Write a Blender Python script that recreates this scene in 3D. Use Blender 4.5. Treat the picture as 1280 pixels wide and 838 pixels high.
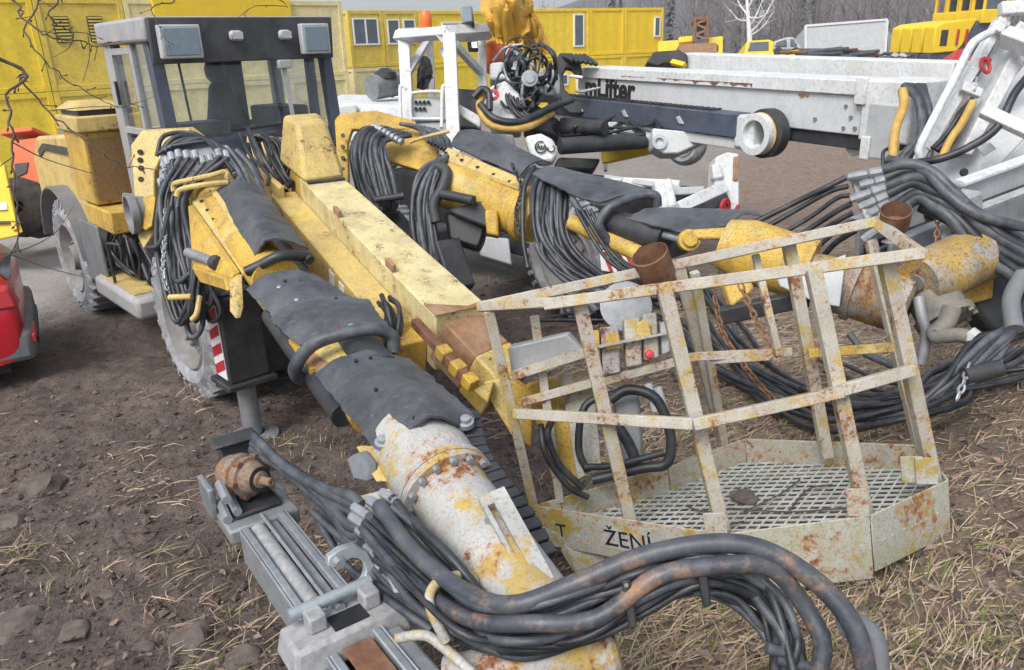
import bpy, bmesh, math, random
import numpy as np
from mathutils import Vector, Matrix, noise

# ------------------------------------------------------------------ camera, world, sun, exposure
for o in list(bpy.data.objects): bpy.data.objects.remove(o)
SC = bpy.context.scene
COL = SC.collection
FPX, PITCH, ROLL = 967.0, math.radians(20.4), math.radians(2.0)
EYE = Vector((0, 0, 2.9))
FWD = Vector((0, math.cos(PITCH), -math.sin(PITCH)))
_R0, _U0 = Vector((1, 0, 0)), Vector((0, math.sin(PITCH), math.cos(PITCH)))
RGT = _R0 * math.cos(ROLL) - _U0 * math.sin(ROLL)
UPV = _U0 * math.cos(ROLL) + _R0 * math.sin(ROLL)
cd = bpy.data.cameras.new('camera'); cam = bpy.data.objects.new('camera', cd); COL.objects.link(cam)
cd.sensor_width = 36.0; cd.lens = FPX / 1280 * 36.0; cd.clip_start = 0.05; cd.clip_end = 3000
mw = Matrix.Identity(4)
for i in range(3):
    mw[i][0] = RGT[i]; mw[i][1] = UPV[i]; mw[i][2] = -FWD[i]; mw[i][3] = EYE[i]
cam.matrix_world = mw
SC.camera = cam

SUN_EL, SUN_AZ = math.radians(50), math.radians(212)      # azimuth measured from +Y towards +X
world = bpy.data.worlds.new('World'); SC.world = world; world.use_nodes = True
wn = world.node_tree; wn.nodes.clear()
sky = wn.nodes.new('ShaderNodeTexSky'); sky.sky_type = 'NISHITA'; sky.sun_disc = False
sky.sun_elevation = SUN_EL; sky.sun_rotation = SUN_AZ; sky.air_density = 1.2; sky.dust_density = 3.0; sky.ozone_density = 1.0
hs = wn.nodes.new('ShaderNodeHueSaturation'); hs.inputs['Saturation'].default_value = 0.5
bg = wn.nodes.new('ShaderNodeBackground'); bg.inputs['Strength'].default_value = 0.125
wo = wn.nodes.new('ShaderNodeOutputWorld')
wn.links.new(sky.outputs[0], hs.inputs['Color']); wn.links.new(hs.outputs[0], bg.inputs['Color']); wn.links.new(bg.outputs[0], wo.inputs['Surface'])
sl = bpy.data.lights.new('sun', 'SUN'); sl.energy = 1.5; sl.angle = math.radians(30); sl.color = (1.0, 0.98, 0.95)
sun = bpy.data.objects.new('sun', sl); COL.objects.link(sun)
sd = Vector((math.sin(SUN_AZ) * math.cos(SUN_EL), math.cos(SUN_AZ) * math.cos(SUN_EL), math.sin(SUN_EL)))
sun.rotation_euler = sd.to_track_quat('Z', 'Y').to_euler()
SC.view_settings.view_transform = 'Standard'; SC.view_settings.look = 'None'
SC.view_settings.exposure = 0.78; SC.view_settings.gamma = 1.0; SC.view_settings.use_curve_mapping = False
SC.render.engine = 'CYCLES'
SC.cycles.max_bounces = 6; SC.cycles.transparent_max_bounces = 12

# ------------------------------------------------------------------ helpers
rnd = random.Random(7)
V = Vector
Z = V((0, 0, 1))

def at(x, y, d):
    """world point seen at photo pixel (x, y), d metres deep"""
    return EYE + (FWD + RGT * ((x - 640) / FPX) - UPV * ((y - 419) / FPX)) * d
def ray(x, y): return FWD + RGT * ((x - 640) / FPX) - UPV * ((y - 419) / FPX)
def atz(x, y, z):
    v = ray(x, y); return EYE + v * ((z - EYE.z) / v.z)
def sst(a, b, t):
    t = min(1, max(0, (t - a) / (b - a))); return t * t * (3 - 2 * t)
def ground_z(x, y, fine=True):
    b = 1.15 * sst(0, 1, (5.2 + 0.75 * max(-4, min(x, 5)) - y) / 5.5)
    if y < 0.3: b = max(b, 1.2 * sst(-6, -1, x))
    b += -0.5 * sst(9, 17, y) * (1 - sst(2, 14, x))
    b -= .2 * math.exp(-((x - 1.25) / .95) ** 2 - ((y - 2.75) / .85) ** 2)
    if not fine: return b
    near = 1 - sst(9, 20, y)
    if near > 0:
        b += near * (0.09 * noise.noise(V((x * .7, y * .7, 1))) + 0.045 * noise.noise(V((x * 2.1, y * 2.1, 4)))
                     + 0.022 * noise.noise(V((x * 6, y * 6, 9))) + 0.012 * noise.noise(V((x * 15, y * 15, 2))))
        b += near * (1 - sst(-.6, .6, x)) * (.055 * abs(noise.noise(V((x * 3.4, y * 3.4, 11)))) + .03 * abs(noise.noise(V((x * 9, y * 9, 12)))))
        b += near * .09 * max(0, noise.noise(V((x * 1.3 + 5, y * 1.6, 6)))) * (1 - sst(-1.2, 0, x))
    return b
def gnd(x, y):
    v = ray(x, y); t = 0.5
    for _ in range(400):
        p = EYE + v * t
        if p.z <= ground_z(p.x, p.y): break
        t += 0.02 + t * .006
    return EYE + v * t

class MB:
    def __init__(s): s.v = []; s.f = []
    def add(s, vs, fs):
        o = len(s.v); s.v += [tuple(p) for p in vs]; s.f += [tuple(i + o for i in f) for f in fs]; return s
    def hexa(s, q):                              # 8 points: bottom loop then top loop
        return s.add(q, [(3, 2, 1, 0), (4, 5, 6, 7), (0, 1, 5, 4), (1, 2, 6, 5), (2, 3, 7, 6), (3, 0, 4, 7)])
    def box(s, lo, hi, fr=None):
        q = [V((x, y, z)) for z in (lo[2], hi[2]) for x, y in ((lo[0], lo[1]), (hi[0], lo[1]), (hi[0], hi[1]), (lo[0], hi[1]))]
        return s.hexa([fr(*p) for p in q] if fr else q)
    def bar(s, a, b, w, h=None, up=Z, w2=None, h2=None):
        h = h or w; w2 = w2 or w; h2 = h2 or h
        a, b = V(a), V(b); u = (b - a).normalized(); r = u.cross(up)
        if r.length < 1e-3: r = u.cross(V((0, 1, 0)))
        r.normalize(); n = r.cross(u)
        q = []
        for p, ww, hh in ((a, w, h), (b, w2, h2)):
            q += [p - r * ww / 2 - n * hh / 2, p + r * ww / 2 - n * hh / 2, p + r * ww / 2 + n * hh / 2, p - r * ww / 2 + n * hh / 2]
        return s.hexa(q)
    def tube(s, pts, r, n=10, cap=True, closed=False):
        pts = [V(p) for p in pts]; m = len(pts); rs = r if isinstance(r, (list, tuple)) else [r] * m
        t0 = (pts[1] - pts[0]).normalized(); a = t0.orthogonal().normalized(); vs = []
        for i, p in enumerate(pts):
            if closed: t = pts[(i + 1) % m] - pts[i - 1]
            else: t = pts[min(i + 1, m - 1)] - pts[max(i - 1, 0)]
            t.normalize(); a = (a - t * a.dot(t)).normalized(); b = t.cross(a)
            for k in range(n):
                c = 2 * math.pi * k / n; vs.append(p + (a * math.cos(c) + b * math.sin(c)) * rs[i])
        fs = []
        for i in range(m if closed else m - 1):
            j = (i + 1) % m
            for k in range(n):
                l = (k + 1) % n; fs.append((i * n + k, i * n + l, j * n + l, j * n + k))
        if cap and not closed: fs += [tuple(range(n - 1, -1, -1)), tuple((m - 1) * n + k for k in range(n))]
        return s.add(vs, fs)
    def cyl(s, a, b, r, n=20, r2=None): return s.tube([a, b], [r, r if r2 is None else r2], n)
    def lathe(s, a, ax, prof, n=24):              # prof: (distance along axis, radius)
        ax = V(ax).normalized(); x = ax.orthogonal().normalized(); y = ax.cross(x); a = V(a); vs = []; fs = []
        for t, r in prof:
            for k in range(n):
                c = 2 * math.pi * k / n; vs.append(a + ax * t + (x * math.cos(c) + y * math.sin(c)) * max(r, 1e-4))
        m = len(prof)
        for i in range(m - 1):
            for k in range(n):
                l = (k + 1) % n; fs.append((i * n + k, i * n + l, (i + 1) * n + l, (i + 1) * n + k))
        return s.add(vs, fs)
    def prism(s, pts, ext):
        pts = [V(p) for p in pts]; ext = V(ext); n = len(pts)
        vs = pts + [p + ext for p in pts]
        fs = [tuple(range(n - 1, -1, -1)), tuple(range(n, 2 * n))] + [(i, (i + 1) % n, n + (i + 1) % n, n + i) for i in range(n)]
        return s.add(vs, fs)
    def sheet(s, g, th=0.0, nrm=None):            # grid of points g[j][i]; th extrudes along the grid normal
        m, n = len(g), len(g[0]); vs = [p for row in g for p in row]; fs = []
        idx = lambda j, i: j * n + i
        for j in range(m - 1):
            for i in range(n - 1): fs.append((idx(j, i), idx(j, i + 1), idx(j + 1, i + 1), idx(j + 1, i)))
        if th:
            k = m * n; low = []
            for j in range(m):
                for i in range(n):
                    du = g[j][min(i + 1, n - 1)] - g[j][max(i - 1, 0)]; dv = g[min(j + 1, m - 1)][i] - g[max(j - 1, 0)][i]
                    nn = du.cross(dv)
                    nn = nn.normalized() if nn.length > 1e-9 else Z
                    if nn.z < 0: nn = -nn
                    low.append(g[j][i] - nn * th)
            vs = vs + low; fs = fs + [tuple(k + q for q in reversed(f)) for f in fs]
            ring = [idx(0, i) for i in range(n)] + [idx(j, n - 1) for j in range(1, m)] + [idx(m - 1, i) for i in range(n - 2, -1, -1)] + [idx(j, 0) for j in range(m - 2, 0, -1)]
            for a, b in zip(ring, ring[1:] + ring[:1]): fs.append((b, a, a + k, b + k))
        return s.add(vs, fs)
    def mesh(s, name, sharp=38):
        me = bpy.data.meshes.new(name); me.from_pydata(s.v, [], s.f); me.validate(); me.update()
        bm = bmesh.new(); bm.from_mesh(me); bmesh.ops.recalc_face_normals(bm, faces=bm.faces); bm.to_mesh(me); bm.free()
        me.polygons.foreach_set('use_smooth', [True] * len(me.polygons)); me.set_sharp_from_angle(angle=math.radians(sharp))
        return me
    def build(s, name, mat, parent=None, bevel=0, sharp=38, kind=None):
        return link(name, s.mesh(name, sharp), mat, parent, bevel, kind)

def link(name, me, mat, parent=None, bevel=0, kind=None):
    o = bpy.data.objects.new(name, me); COL.objects.link(o)
    if mat is not None and len(me.materials) == 0: me.materials.append(mat)
    if parent is not None:
        o.parent = parent; o.matrix_parent_inverse = WORLD[parent.name].inverted()
    WORLD[o.name] = Matrix.Identity(4)
    if bevel:
        b = o.modifiers.new('bevel', 'BEVEL'); b.width = bevel; b.segments = 2; b.limit_method = 'ANGLE'; b.angle_limit = math.radians(40)
    if kind: o['kind'] = kind
    return o
WORLD = {}
def thing(name, label, cat, loc, group=None):
    o = bpy.data.objects.new(name, None); COL.objects.link(o); o.location = loc; o.empty_display_size = .2
    WORLD[o.name] = Matrix.Translation(V(loc)); return tag(o, label, cat, group)
def tag(o, label, cat, group=None):
    o['label'] = label; o['category'] = cat
    if group: o['group'] = group
    return o

def spline(pts, per=6):
    P = [V(p) for p in pts]
    if len(P) == 2: return [P[0].lerp(P[1], k / 4) for k in range(5)]
    Q = [P[0] * 2 - P[1]] + P + [P[-1] * 2 - P[-2]]; out = []
    for i in range(1, len(Q) - 2):
        a, b, c, d = Q[i - 1:i + 3]
        for k in range(per):
            t = k / per
            out.append(0.5 * ((2 * b) + (c - a) * t + (2 * a - 5 * b + 4 * c - d) * t * t + (3 * b - a - 3 * c + d) * t ** 3))
    return out + [P[-1]]
def pxs(l): return [at(*p) for p in l]
HR = random.Random(99)
def hose(pts, r, mat, parent, name='hose', per=6, n=8, jit=.016):
    pts = [V(p) for p in pts]; r *= HR.uniform(.85, 1.15)
    pts = [p if i in (0, len(pts) - 1) else p + V((HR.uniform(-1, 1), HR.uniform(-1, 1), HR.uniform(-1, 1))) * jit for i, p in enumerate(pts)]
    return MB().tube(spline(pts, per), r, n).build(name, mat, parent, sharp=60)
def bundle(px, n, spread, r, mat, parent, seed=1, name='hose', sag=0.0, fan=None):
    """n hoses following one pixel path, each on its own strand of the bunch"""
    q = random.Random(seed); base = pxs(px); m = len(base)
    for k in range(n):
        a = 2 * math.pi * k / n + q.uniform(-.5, .5); rr = spread * (0.35 + .65 * q.random()) if n > 1 else 0
        out = []
        for i, p in enumerate(base):
            t = (base[min(i + 1, m - 1)] - base[max(i - 1, 0)]).normalized(); x = t.cross(Z)
            x = x.normalized() if x.length > .05 else V((1, 0, 0)); y = x.cross(t)
            f = fan[i] if fan else 1.0; ja = a + q.uniform(-.35, .35)
            out.append(p + (x * math.cos(ja) + y * math.sin(ja)) * rr * f + V((0, 0, -sag * q.random() * math.sin(math.pi * i / max(1, m - 1)))))
        hose(out, r * q.uniform(.8, 1.15), mat[k % len(mat)] if isinstance(mat, list) else mat, parent, name)
def resamp(pl, n):
    pl = [V(p) for p in pl]; L = [0]
    for a, b in zip(pl, pl[1:]): L.append(L[-1] + (b - a).length)
    out = []
    for k in range(n):
        t = L[-1] * k / (n - 1); i = 0
        while i < len(pl) - 2 and L[i + 1] < t: i += 1
        s = (t - L[i]) / max(1e-6, L[i + 1] - L[i]); out.append(pl[i].lerp(pl[i + 1], s))
    return out
def coons(top, bot, left, right, nu=14, nv=14):
    T, B, L, R = resamp(top, nu), resamp(bot, nu), resamp(left, nv), resamp(right, nv); g = []
    for j in range(nv):
        v = j / (nv - 1); row = []
        for i in range(nu):
            u = i / (nu - 1)
            p = T[i] * (1 - v) + B[i] * v + L[j] * (1 - u) + R[j] * u - (T[0] * (1 - u) * (1 - v) + T[-1] * u * (1 - v) + B[0] * (1 - u) * v + B[-1] * u * v)
            row.append(p)
        g.append(row)
    return g
def frame(o, u, up=Z):
    o = V(o); u = V(u).normalized(); v = u.cross(up).normalized(); w = v.cross(u)
    return lambda a, b, c: o + u * a + v * b + w * c
def text_mesh(s, size, origin, xdir, ydir, depth, mat, parent, name='lettering', bold=0.0, align='LEFT'):
    cu = bpy.data.curves.new('t', 'FONT'); cu.body = s; cu.size = size; cu.extrude = depth; cu.offset = bold; cu.align_x = align; cu.resolution_u = 4
    o = bpy.data.objects.new('t', cu); COL.objects.link(o)
    dg = bpy.context.evaluated_depsgraph_get(); me = bpy.data.meshes.new_from_object(o.evaluated_get(dg)); bpy.data.objects.remove(o)
    x = V(xdir).normalized(); zz = x.cross(V(ydir)).normalized(); y = zz.cross(x); M = Matrix.Identity(4)
    for i in range(3): M[i][0] = x[i]; M[i][1] = y[i]; M[i][2] = zz[i]; M[i][3] = origin[i]
    me.transform(M); me.materials.clear()
    return link(name, me, mat, parent)
def bolts(pts, ax, r, h, mat, parent, name='bolt'):
    for p in pts: MB().cyl(V(p), V(p) + V(ax).normalized() * h, r, 6).build(name, mat, parent)

# ------------------------------------------------------------------ materials
class NT:
    def __init__(s, name):
        s.m = bpy.data.materials.new(name); s.m.use_nodes = True; s.t = s.m.node_tree; s.b = s.t.nodes['Principled BSDF']; s.tc = None
    def n(s, t, **k):
        o = s.t.nodes.new('ShaderNode' + t)
        for a, b in k.items(): setattr(o, a, b)
        return o
    def l(s, a, b): s.t.links.new(a, b)
    def co(s):
        if not s.tc: s.tc = s.n('TexCoord')
        return s.tc.outputs['Object']
    def noise(s, sc, det=6, rough=.6, vec=None, stretch=None, off=(0, 0, 0)):
        mp = s.n('Mapping'); s.l(vec or s.co(), mp.inputs[0]); mp.inputs['Location'].default_value = off
        if stretch: mp.inputs['Scale'].default_value = stretch
        o = s.n('TexNoise'); o.inputs['Scale'].default_value = sc; o.inputs['Detail'].default_value = det; o.inputs['Roughness'].default_value = rough
        s.l(mp.outputs[0], o.inputs['Vector']); return o.outputs['Fac']
    def ramp(s, f, a, b, c0=(0, 0, 0, 1), c1=(1, 1, 1, 1)):
        o = s.n('ValToRGB'); o.color_ramp.elements[0].position = a; o.color_ramp.elements[1].position = b
        o.color_ramp.elements[0].color = c0; o.color_ramp.elements[1].color = c1; s.l(f, o.inputs[0]); return o.outputs[0]
    def mix(s, f, a, b, mode='MIX'):
        o = s.n('Mix', data_type='RGBA', blend_type=mode)
        for sock, x in ((o.inputs[0], f), (o.inputs[6], a), (o.inputs[7], b)):
            if hasattr(x, 'links'): s.l(x, sock)
            elif isinstance(x, (int, float)): sock.default_value = x
            else: sock.default_value = (*x[:3], 1)
        return o.outputs[2]
    def math(s, op, a, b=0.0):
        o = s.n('Math', operation=op)
        for sock, x in ((o.inputs[0], a), (o.inputs[1], b)):
            if hasattr(x, 'links'): s.l(x, sock)
            else: sock.default_value = x
        return o.outputs[0]
    def bump(s, h, st=.3, dist=.01):
        o = s.n('Bump'); o.inputs['Strength'].default_value = st; o.inputs['Distance'].default_value = dist; s.l(h, o.inputs['Height']); s.l(o.outputs[0], s.b.inputs['Normal'])
    def set(s, **k):
        for a, x in k.items():
            sock = s.b.inputs[{'color': 'Base Color', 'rough': 'Roughness', 'metal': 'Metallic', 'spec': 'Specular IOR Level'}[a]]
            if hasattr(x, 'links'): s.l(x, sock)
            elif isinstance(x, (int, float)): sock.default_value = x
            else: sock.default_value = (*x[:3], 1)
        return s.m
def worn(name, base, alt=None, alt_at=.5, alt_sc=2.5, rust=(.13, .055, .028), rust_at=.62, rust_sc=22, rough=.6, metal=0.0, dirt=(.10, .085, .07), dirt_amt=.35, dirt_at=.5, bump=.25, seed=0):
    k = NT(name); off = (seed * 3.1, seed * 1.7, seed)
    c = k.mix(k.ramp(k.noise(3.0, 5, off=off), .3, .7), [x * .86 for x in base], [min(.95, x * 1.07) for x in base])
    if alt:
        f = k.noise(alt_sc, 9, .72, off=off); c = k.mix(k.ramp(f, alt_at - .035, alt_at + .035), c, alt)
    dn = k.noise(4.5, 8, .65, off=(7, seed, 2)); c = k.mix(k.math('MULTIPLY', k.ramp(dn, dirt_at - .08, dirt_at + .25), dirt_amt), c, dirt)
    c = k.mix(k.math('MULTIPLY', k.ramp(k.noise(rust_sc * 3.2, 6, .75, off=(seed, 5, 1)), .50, .62), dirt_amt * 1.1), c, [x * .55 for x in dirt])
    st = k.noise(9, 5, .6, stretch=(1.6, 1.6, .22), off=(2, seed, 4)); c = k.mix(k.math('MULTIPLY', k.ramp(st, .52, .75), dirt_amt * .8), c, dirt)
    fr = k.math('ADD', k.math('MULTIPLY', k.noise(rust_sc, 10, .78, off=off), .55), k.math('MULTIPLY', k.noise(rust_sc * .14, 4, .6, off=(1, 2, seed)), .45))
    halo = k.ramp(fr, rust_at - .075, rust_at); c = k.mix(k.math('MULTIPLY', halo, .45), c, [min(1, x * 1.9 + .03) for x in rust])
    rm = k.ramp(fr, rust_at - .02, rust_at + .02)
    rc = k.mix(k.ramp(k.noise(40, 4), .35, .65), [x * .6 for x in rust], [min(1, x * 1.7) for x in rust])
    c = k.mix(rm, c, rc)
    k.bump(k.math('SUBTRACT', k.noise(60, 3), k.math('MULTIPLY', rm, .8)), bump, .004)
    return k.set(color=c, rough=k.mix(rm, (rough,) * 3, (.9,) * 3), metal=metal)
def plain(name, base, rough=.6, metal=0.0, var=.25, sc=6, bump=.15, dust=None, dust_amt=.5, bsc=50):
    k = NT(name)
    c = k.mix(k.ramp(k.noise(sc, 8, .65), .3, .7), [x * (1 - var) for x in base], [min(.95, x * (1 + var)) for x in base])
    if bump: c = k.mix(k.math('MULTIPLY', k.ramp(k.noise(sc * 9, 6, .75, off=(1, 8, 3)), .46, .66), .35), c, [x * .5 for x in base])
    if dust: c = k.mix(k.math('MULTIPLY', k.ramp(k.noise(sc * .6, 9, .7, off=(3, 3, 3)), .42, .68), dust_amt), c, dust)
    if bump: k.bump(k.noise(bsc, 5), bump, .004)
    return k.set(color=c, rough=rough, metal=metal)
def glass(name, tint=(.82, .88, .9), gl=.14, rough=.03, dust=.10):
    k = NT(name); t = k.n('BsdfTransparent'); t.inputs[0].default_value = (*tint, 1); g = k.n('BsdfGlossy'); g.inputs['Roughness'].default_value = rough
    d = k.n('BsdfDiffuse'); d.inputs[0].default_value = (.55, .6, .64, 1)
    lw = k.n('LayerWeight'); lw.inputs[0].default_value = .35
    m1 = k.n('MixShader'); k.l(k.math('ADD', k.math('MULTIPLY', lw.outputs['Fresnel'], .35), gl * .3), m1.inputs[0]); k.l(t.outputs[0], m1.inputs[1]); k.l(g.outputs[0], m1.inputs[2])
    m2 = k.n('MixShader'); k.l(k.math('MULTIPLY', k.ramp(k.noise(5, 7, .7), .35, .75), dust * 2), m2.inputs[0]); k.l(m1.outputs[0], m2.inputs[1]); k.l(d.outputs[0], m2.inputs[2])
    k.l(m2.outputs[0], k.t.nodes['Material Output'].inputs['Surface']); return k.m

YEL, YEL2, WHT = (.60, .43, .10), (.66, .56, .26), (.62, .61, .57)
M = {}
M['yel'] = worn('yellow_paint', (.64, .41, .06), alt=(.62, .47, .16), alt_at=.56, alt_sc=2, rust_at=.61, rust_sc=24, dirt=(.13, .10, .06), dirt_amt=.5)
M['yelpale'] = worn('faded_yellow_paint', (.66, .50, .17), alt=(.62, .43, .09), alt_at=.6, alt_sc=3, rust_at=.595, rust_sc=30, dirt=(.27, .20, .11), dirt_amt=.5, seed=2)
M['beam'] = worn('beam_top_paint', (.74, .64, .34), alt=(.64, .48, .15), alt_at=.6, alt_sc=5, rust=(.16, .10, .05), rust_at=.585, rust_sc=60, dirt=(.28, .22, .12), dirt_amt=.5, seed=4)
M['worn'] = worn('worn_white_over_yellow', (.47, .47, .45), alt=(.48, .33, .08), alt_at=.57, alt_sc=3.2, rust_at=.60, rust_sc=20, dirt_amt=.35, seed=5)
M['wornr'] = worn('rusty_basket_paint', (.50, .48, .42), alt=(.50, .38, .13), alt_at=.555, alt_sc=8, rust=(.19, .085, .04), rust_at=.572, rust_sc=38, dirt=(.25, .20, .13), dirt_amt=.4, seed=6)
M['tubeend'] = worn('boom_tube_paint', (.47, .48, .47), alt=(.50, .35, .07), alt_at=.555, alt_sc=5, rust=(.20, .08, .035), rust_at=.575, rust_sc=28, dirt=(.28, .24, .18), dirt_amt=.4, seed=9)
M['lichen'] = worn('toe_board_paint', (.46, .47, .43), alt=(.40, .29, .06), alt_at=.56, alt_sc=5, rust=(.22, .10, .045), rust_at=.57, rust_sc=26, dirt=(.33, .31, .14), dirt_amt=.6, seed=11)
M['rust'] = plain('rusted_steel', (.17, .075, .04), .9, .1, .5, 14, .5, dust=(.32, .2, .13), dust_amt=.5)
M['rustl'] = plain('light_rust', (.30, .16, .085), .85, .1, .4, 12, .5, dust=(.42, .32, .22))
M['steel'] = plain('galvanised_steel', (.34, .37, .40), .5, .5, .22, 16, .2, dust=(.5, .5, .48), dust_amt=.4)
M['steeld'] = plain('dull_grey_steel', (.25, .27, .29), .6, .4, .3, 10, .25, dust=(.38, .36, .33), dust_amt=.45)
M['zinc'] = plain('zinc_plate', (.40, .45, .47), .45, .45, .15, 20, .15)
M['cast'] = plain('cast_aluminium', (.33, .335, .345), .75, .2, .2, 30, .5, dust=(.62, .61, .6), dust_amt=.5)
k = NT('rubber_mat'); c = k.mix(k.ramp(k.noise(7, 9, .7), .35, .68), (.034, .037, .043), (.075, .08, .089))
c = k.mix(k.math('MULTIPLY', k.ramp(k.noise(2.2, 9, .72, off=(3, 1, 7)), .46, .66), .65), c, (.135, .142, .155))
sc_ = k.ramp(k.noise(34, 5, .7, stretch=(.25, 1.5, 1)), .60, .66); c = k.mix(k.math('MULTIPLY', sc_, .5), c, (.17, .18, .19))
sp_ = k.ramp(k.noise(150, 3, .6), .60, .70); c = k.mix(k.math('MULTIPLY', sp_, .45), c, (.20, .20, .20))
k.bump(k.math('ADD', k.noise(22, 8, .7), k.math('MULTIPLY', k.noise(160, 4), .35)), .35, .008); M['rub'] = k.set(color=c, rough=k.ramp(k.noise(9, 6), .3, .7, (.38,) * 3 + (1,), (.65,) * 3 + (1,)))
M['hose'] = plain('black_hose', (.018, .020, .025), .42, 0, .4, 12, .25, dust=(.085, .088, .095), dust_amt=.6, bsc=160)
M['hoseg'] = plain('dusty_grey_hose', (.045, .052, .065), .45, 0, .35, 14, .3, dust=(.17, .178, .19), dust_amt=.65, bsc=160)
M['hosew'] = worn('worn_hose', (.045, .052, .066), rust=(.25, .13, .06), rust_at=.585, rust_sc=7, dirt=(.16, .165, .18), dirt_amt=.5, rough=.45, seed=3)
M['motor'] = worn('rusty_motor_casing', (.26, .235, .20), alt=(.26, .175, .11), alt_at=.5, alt_sc=9, rust=(.2, .09, .04), rust_at=.55, rust_sc=20, dirt_amt=.6, rough=.8, seed=13)
M['joint'] = worn('grimy_joint_paint', (.40, .38, .33), alt=(.46, .31, .07), alt_at=.5, alt_sc=5, rust=(.16, .075, .04), rust_at=.555, rust_sc=22, dirt=(.12, .10, .08), dirt_amt=.75, seed=17)
M['hosey'] = plain('ochre_hose', (.52, .33, .08), .6, 0, .25, 10, .2)
M['dark'] = plain('dark_grey_paint', (.026, .028, .033), .55, 0, .35, 8, .2, dust=(.08, .078, .076), dust_amt=.6)
M['visor'] = plain('visor_grey_paint', (.055, .06, .07), .6, 0, .25, 7, .2, dust=(.11, .11, .115), dust_amt=.6)
M['navy'] = plain('dark_blue_grey_paint', (.06, .075, .11), .55, 0, .25, 8, .15, dust=(.11, .12, .14), dust_amt=.5)
M['grey'] = plain('grey_fender_paint', (.15, .16, .175), .65, 0, .2, 6, .15, dust=(.23, .22, .2))
M['cabgrey'] = plain('cab_grey_paint', (.33, .34, .35), .6, 0, .2, 6, .15, dust=(.4, .37, .32))
M['tyre'] = plain('tyre_rubber', (.20, .205, .215), .85, 0, .25, 10, .3, dust=(.40, .415, .44), dust_amt=.9)
M['tread'] = plain('tread_rubber', (.035, .033, .032), .9, 0, .3, 8, .4, dust=(.12, .10, .08), dust_amt=.7)
M['rim'] = plain('dusty_rim', (.22, .215, .21), .8, 0, .3, 10, .3, dust=(.13, .11, .095))
M['castd'] = plain('grimy_cast_steel', (.17, .165, .15), .75, .1, .4, 11, .7, dust=(.27, .24, .18), dust_amt=.6)
M['white'] = worn('white_machine_paint', (.66, .68, .69), rust=(.24, .15, .08), rust_at=.66, rust_sc=8, dirt=(.42, .40, .36), dirt_amt=.35, bump=.08)
M['white2'] = plain('off_white_paint', (.56, .58, .595), .5, 0, .08, 4, .05, dust=(.45, .44, .41), dust_amt=.35)
M['lgrey'] = plain('light_grey_paint', (.40, .42, .43), .55, 0, .12, 5, .05, dust=(.5, .5, .48))
M['black'] = plain('black_paint', (.018, .018, .02), .5, 0, .3, 6, .1)
M['red'] = plain('red_paint', (.45, .03, .035), .45, 0, .15, 6, .05)
M['carred'] = plain('car_red_paint', (.50, .018, .03), .22, 0, .06, 3, 0)
M['orange'] = plain('orange_paint', (.72, .13, .03), .5, 0, .15, 5, .1)
M['bright'] = plain('bright_yellow_paint', (.80, .55, .02), .5, 0, .06, 3, .05)
M['bright2'] = worn('yellow_container_paint', (.80, .58, .03), rust_at=.70, rust_sc=4, dirt=(.5, .36, .06), dirt_amt=.25, bump=.05)
M['dull'] = worn('dirty_yellow_container_paint', (.70, .52, .07), rust_at=.68, rust_sc=4, dirt=(.42, .30, .07), dirt_amt=.3, bump=.05, seed=3)
M['pale'] = worn('pale_yellow_container_paint', (.76, .66, .34), rust_at=.70, rust_sc=4, dirt=(.5, .37, .13), dirt_amt=.25, bump=.05, seed=8)
M['tarp'] = plain('ochre_tarpaulin', (.60, .34, .045), .55, 0, .12, 6, .1)
M['gls'] = glass('cab_glass', tint=(.97, .985, .99), gl=.05, dust=.04)
M['glsd'] = plain('dark_window', (.10, .12, .14), .08, 0, .2, 2, 0)
M['lamp'] = plain('lamp_lens', (.22, .28, .33), .12, .1, .12, 20, .3)
M['mirror'] = plain('lamp_reflector', (.7, .72, .75), .12, .8, .1, 20, .2)
M['mesh'] = plain('radiator_mesh', (.22, .13, .05), .8, 0, .4, 60, .6)
M['blue'] = plain('blue_plastic', (.04, .12, .35), .5)
M['whitep'] = plain('white_sticker', (.75, .75, .74), .5, 0, .05, 10, 0)
M['bark'] = plain('twig_bark', (.10, .075, .065), .85, 0, .35, 40, .4)
M['stone'] = plain('grey_stone', (.12, .10, .085), .92, 0, .45, 16, .9, dust=(.17, .135, .11), bsc=40)
M['birch'] = plain('birch_bark', (.62, .61, .60), .8, 0, .2, 5, .2)
M['pipe'] = plain('scrap_steel', (.08, .085, .095), .7, .2, .4, 3, .2)
M['orangepl'] = plain('orange_plastic', (.8, .16, .03), .3, 0, .1, 20, 0)
M['mud'] = plain('dark_mud', (.075, .055, .045), .9, 0, .4, 8, .6)
# ------------------------------------------------------------------ ground
def axis(lo, hi, step, far, n):
    a = list(np.arange(lo, hi, step)); g = np.geomspace(step * 1.5, far, n)
    return [lo - x for x in g[::-1]] + a + [hi + x for x in g]
gx, gy = axis(-5.5, 6.0, .045, 600, 46), axis(-.6, 8.6, .045, 900, 50)
def zones(x, y):
    gravel = sst(8.5, 10.5, y + .6 * noise.noise(V((x * .5, y * .5, 0))) - 2.0 * max(0, x - .2))
    straw = sst(-.3, .9, x + .55 * noise.noise(V((x, y, 3))) + .1 * (3 - y)) * (1 - gravel)
    conc = sst(-4.9, -5.8, x + .35 * (y - 8)) * sst(7, 8, y)
    return gravel, straw, conc
vs, cols = [], []
for y in gy:
    for x in gx:
        vs.append((x, y, ground_z(x, y))); cols += [*zones(x, y), 1.0]
nx = len(gx)
fs = [(j * nx + i, j * nx + i + 1, (j + 1) * nx + i + 1, (j + 1) * nx + i) for j in range(len(gy) - 1) for i in range(nx - 1)]
me = bpy.data.meshes.new('ground'); me.from_pydata(vs, [], fs); me.update()
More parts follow.
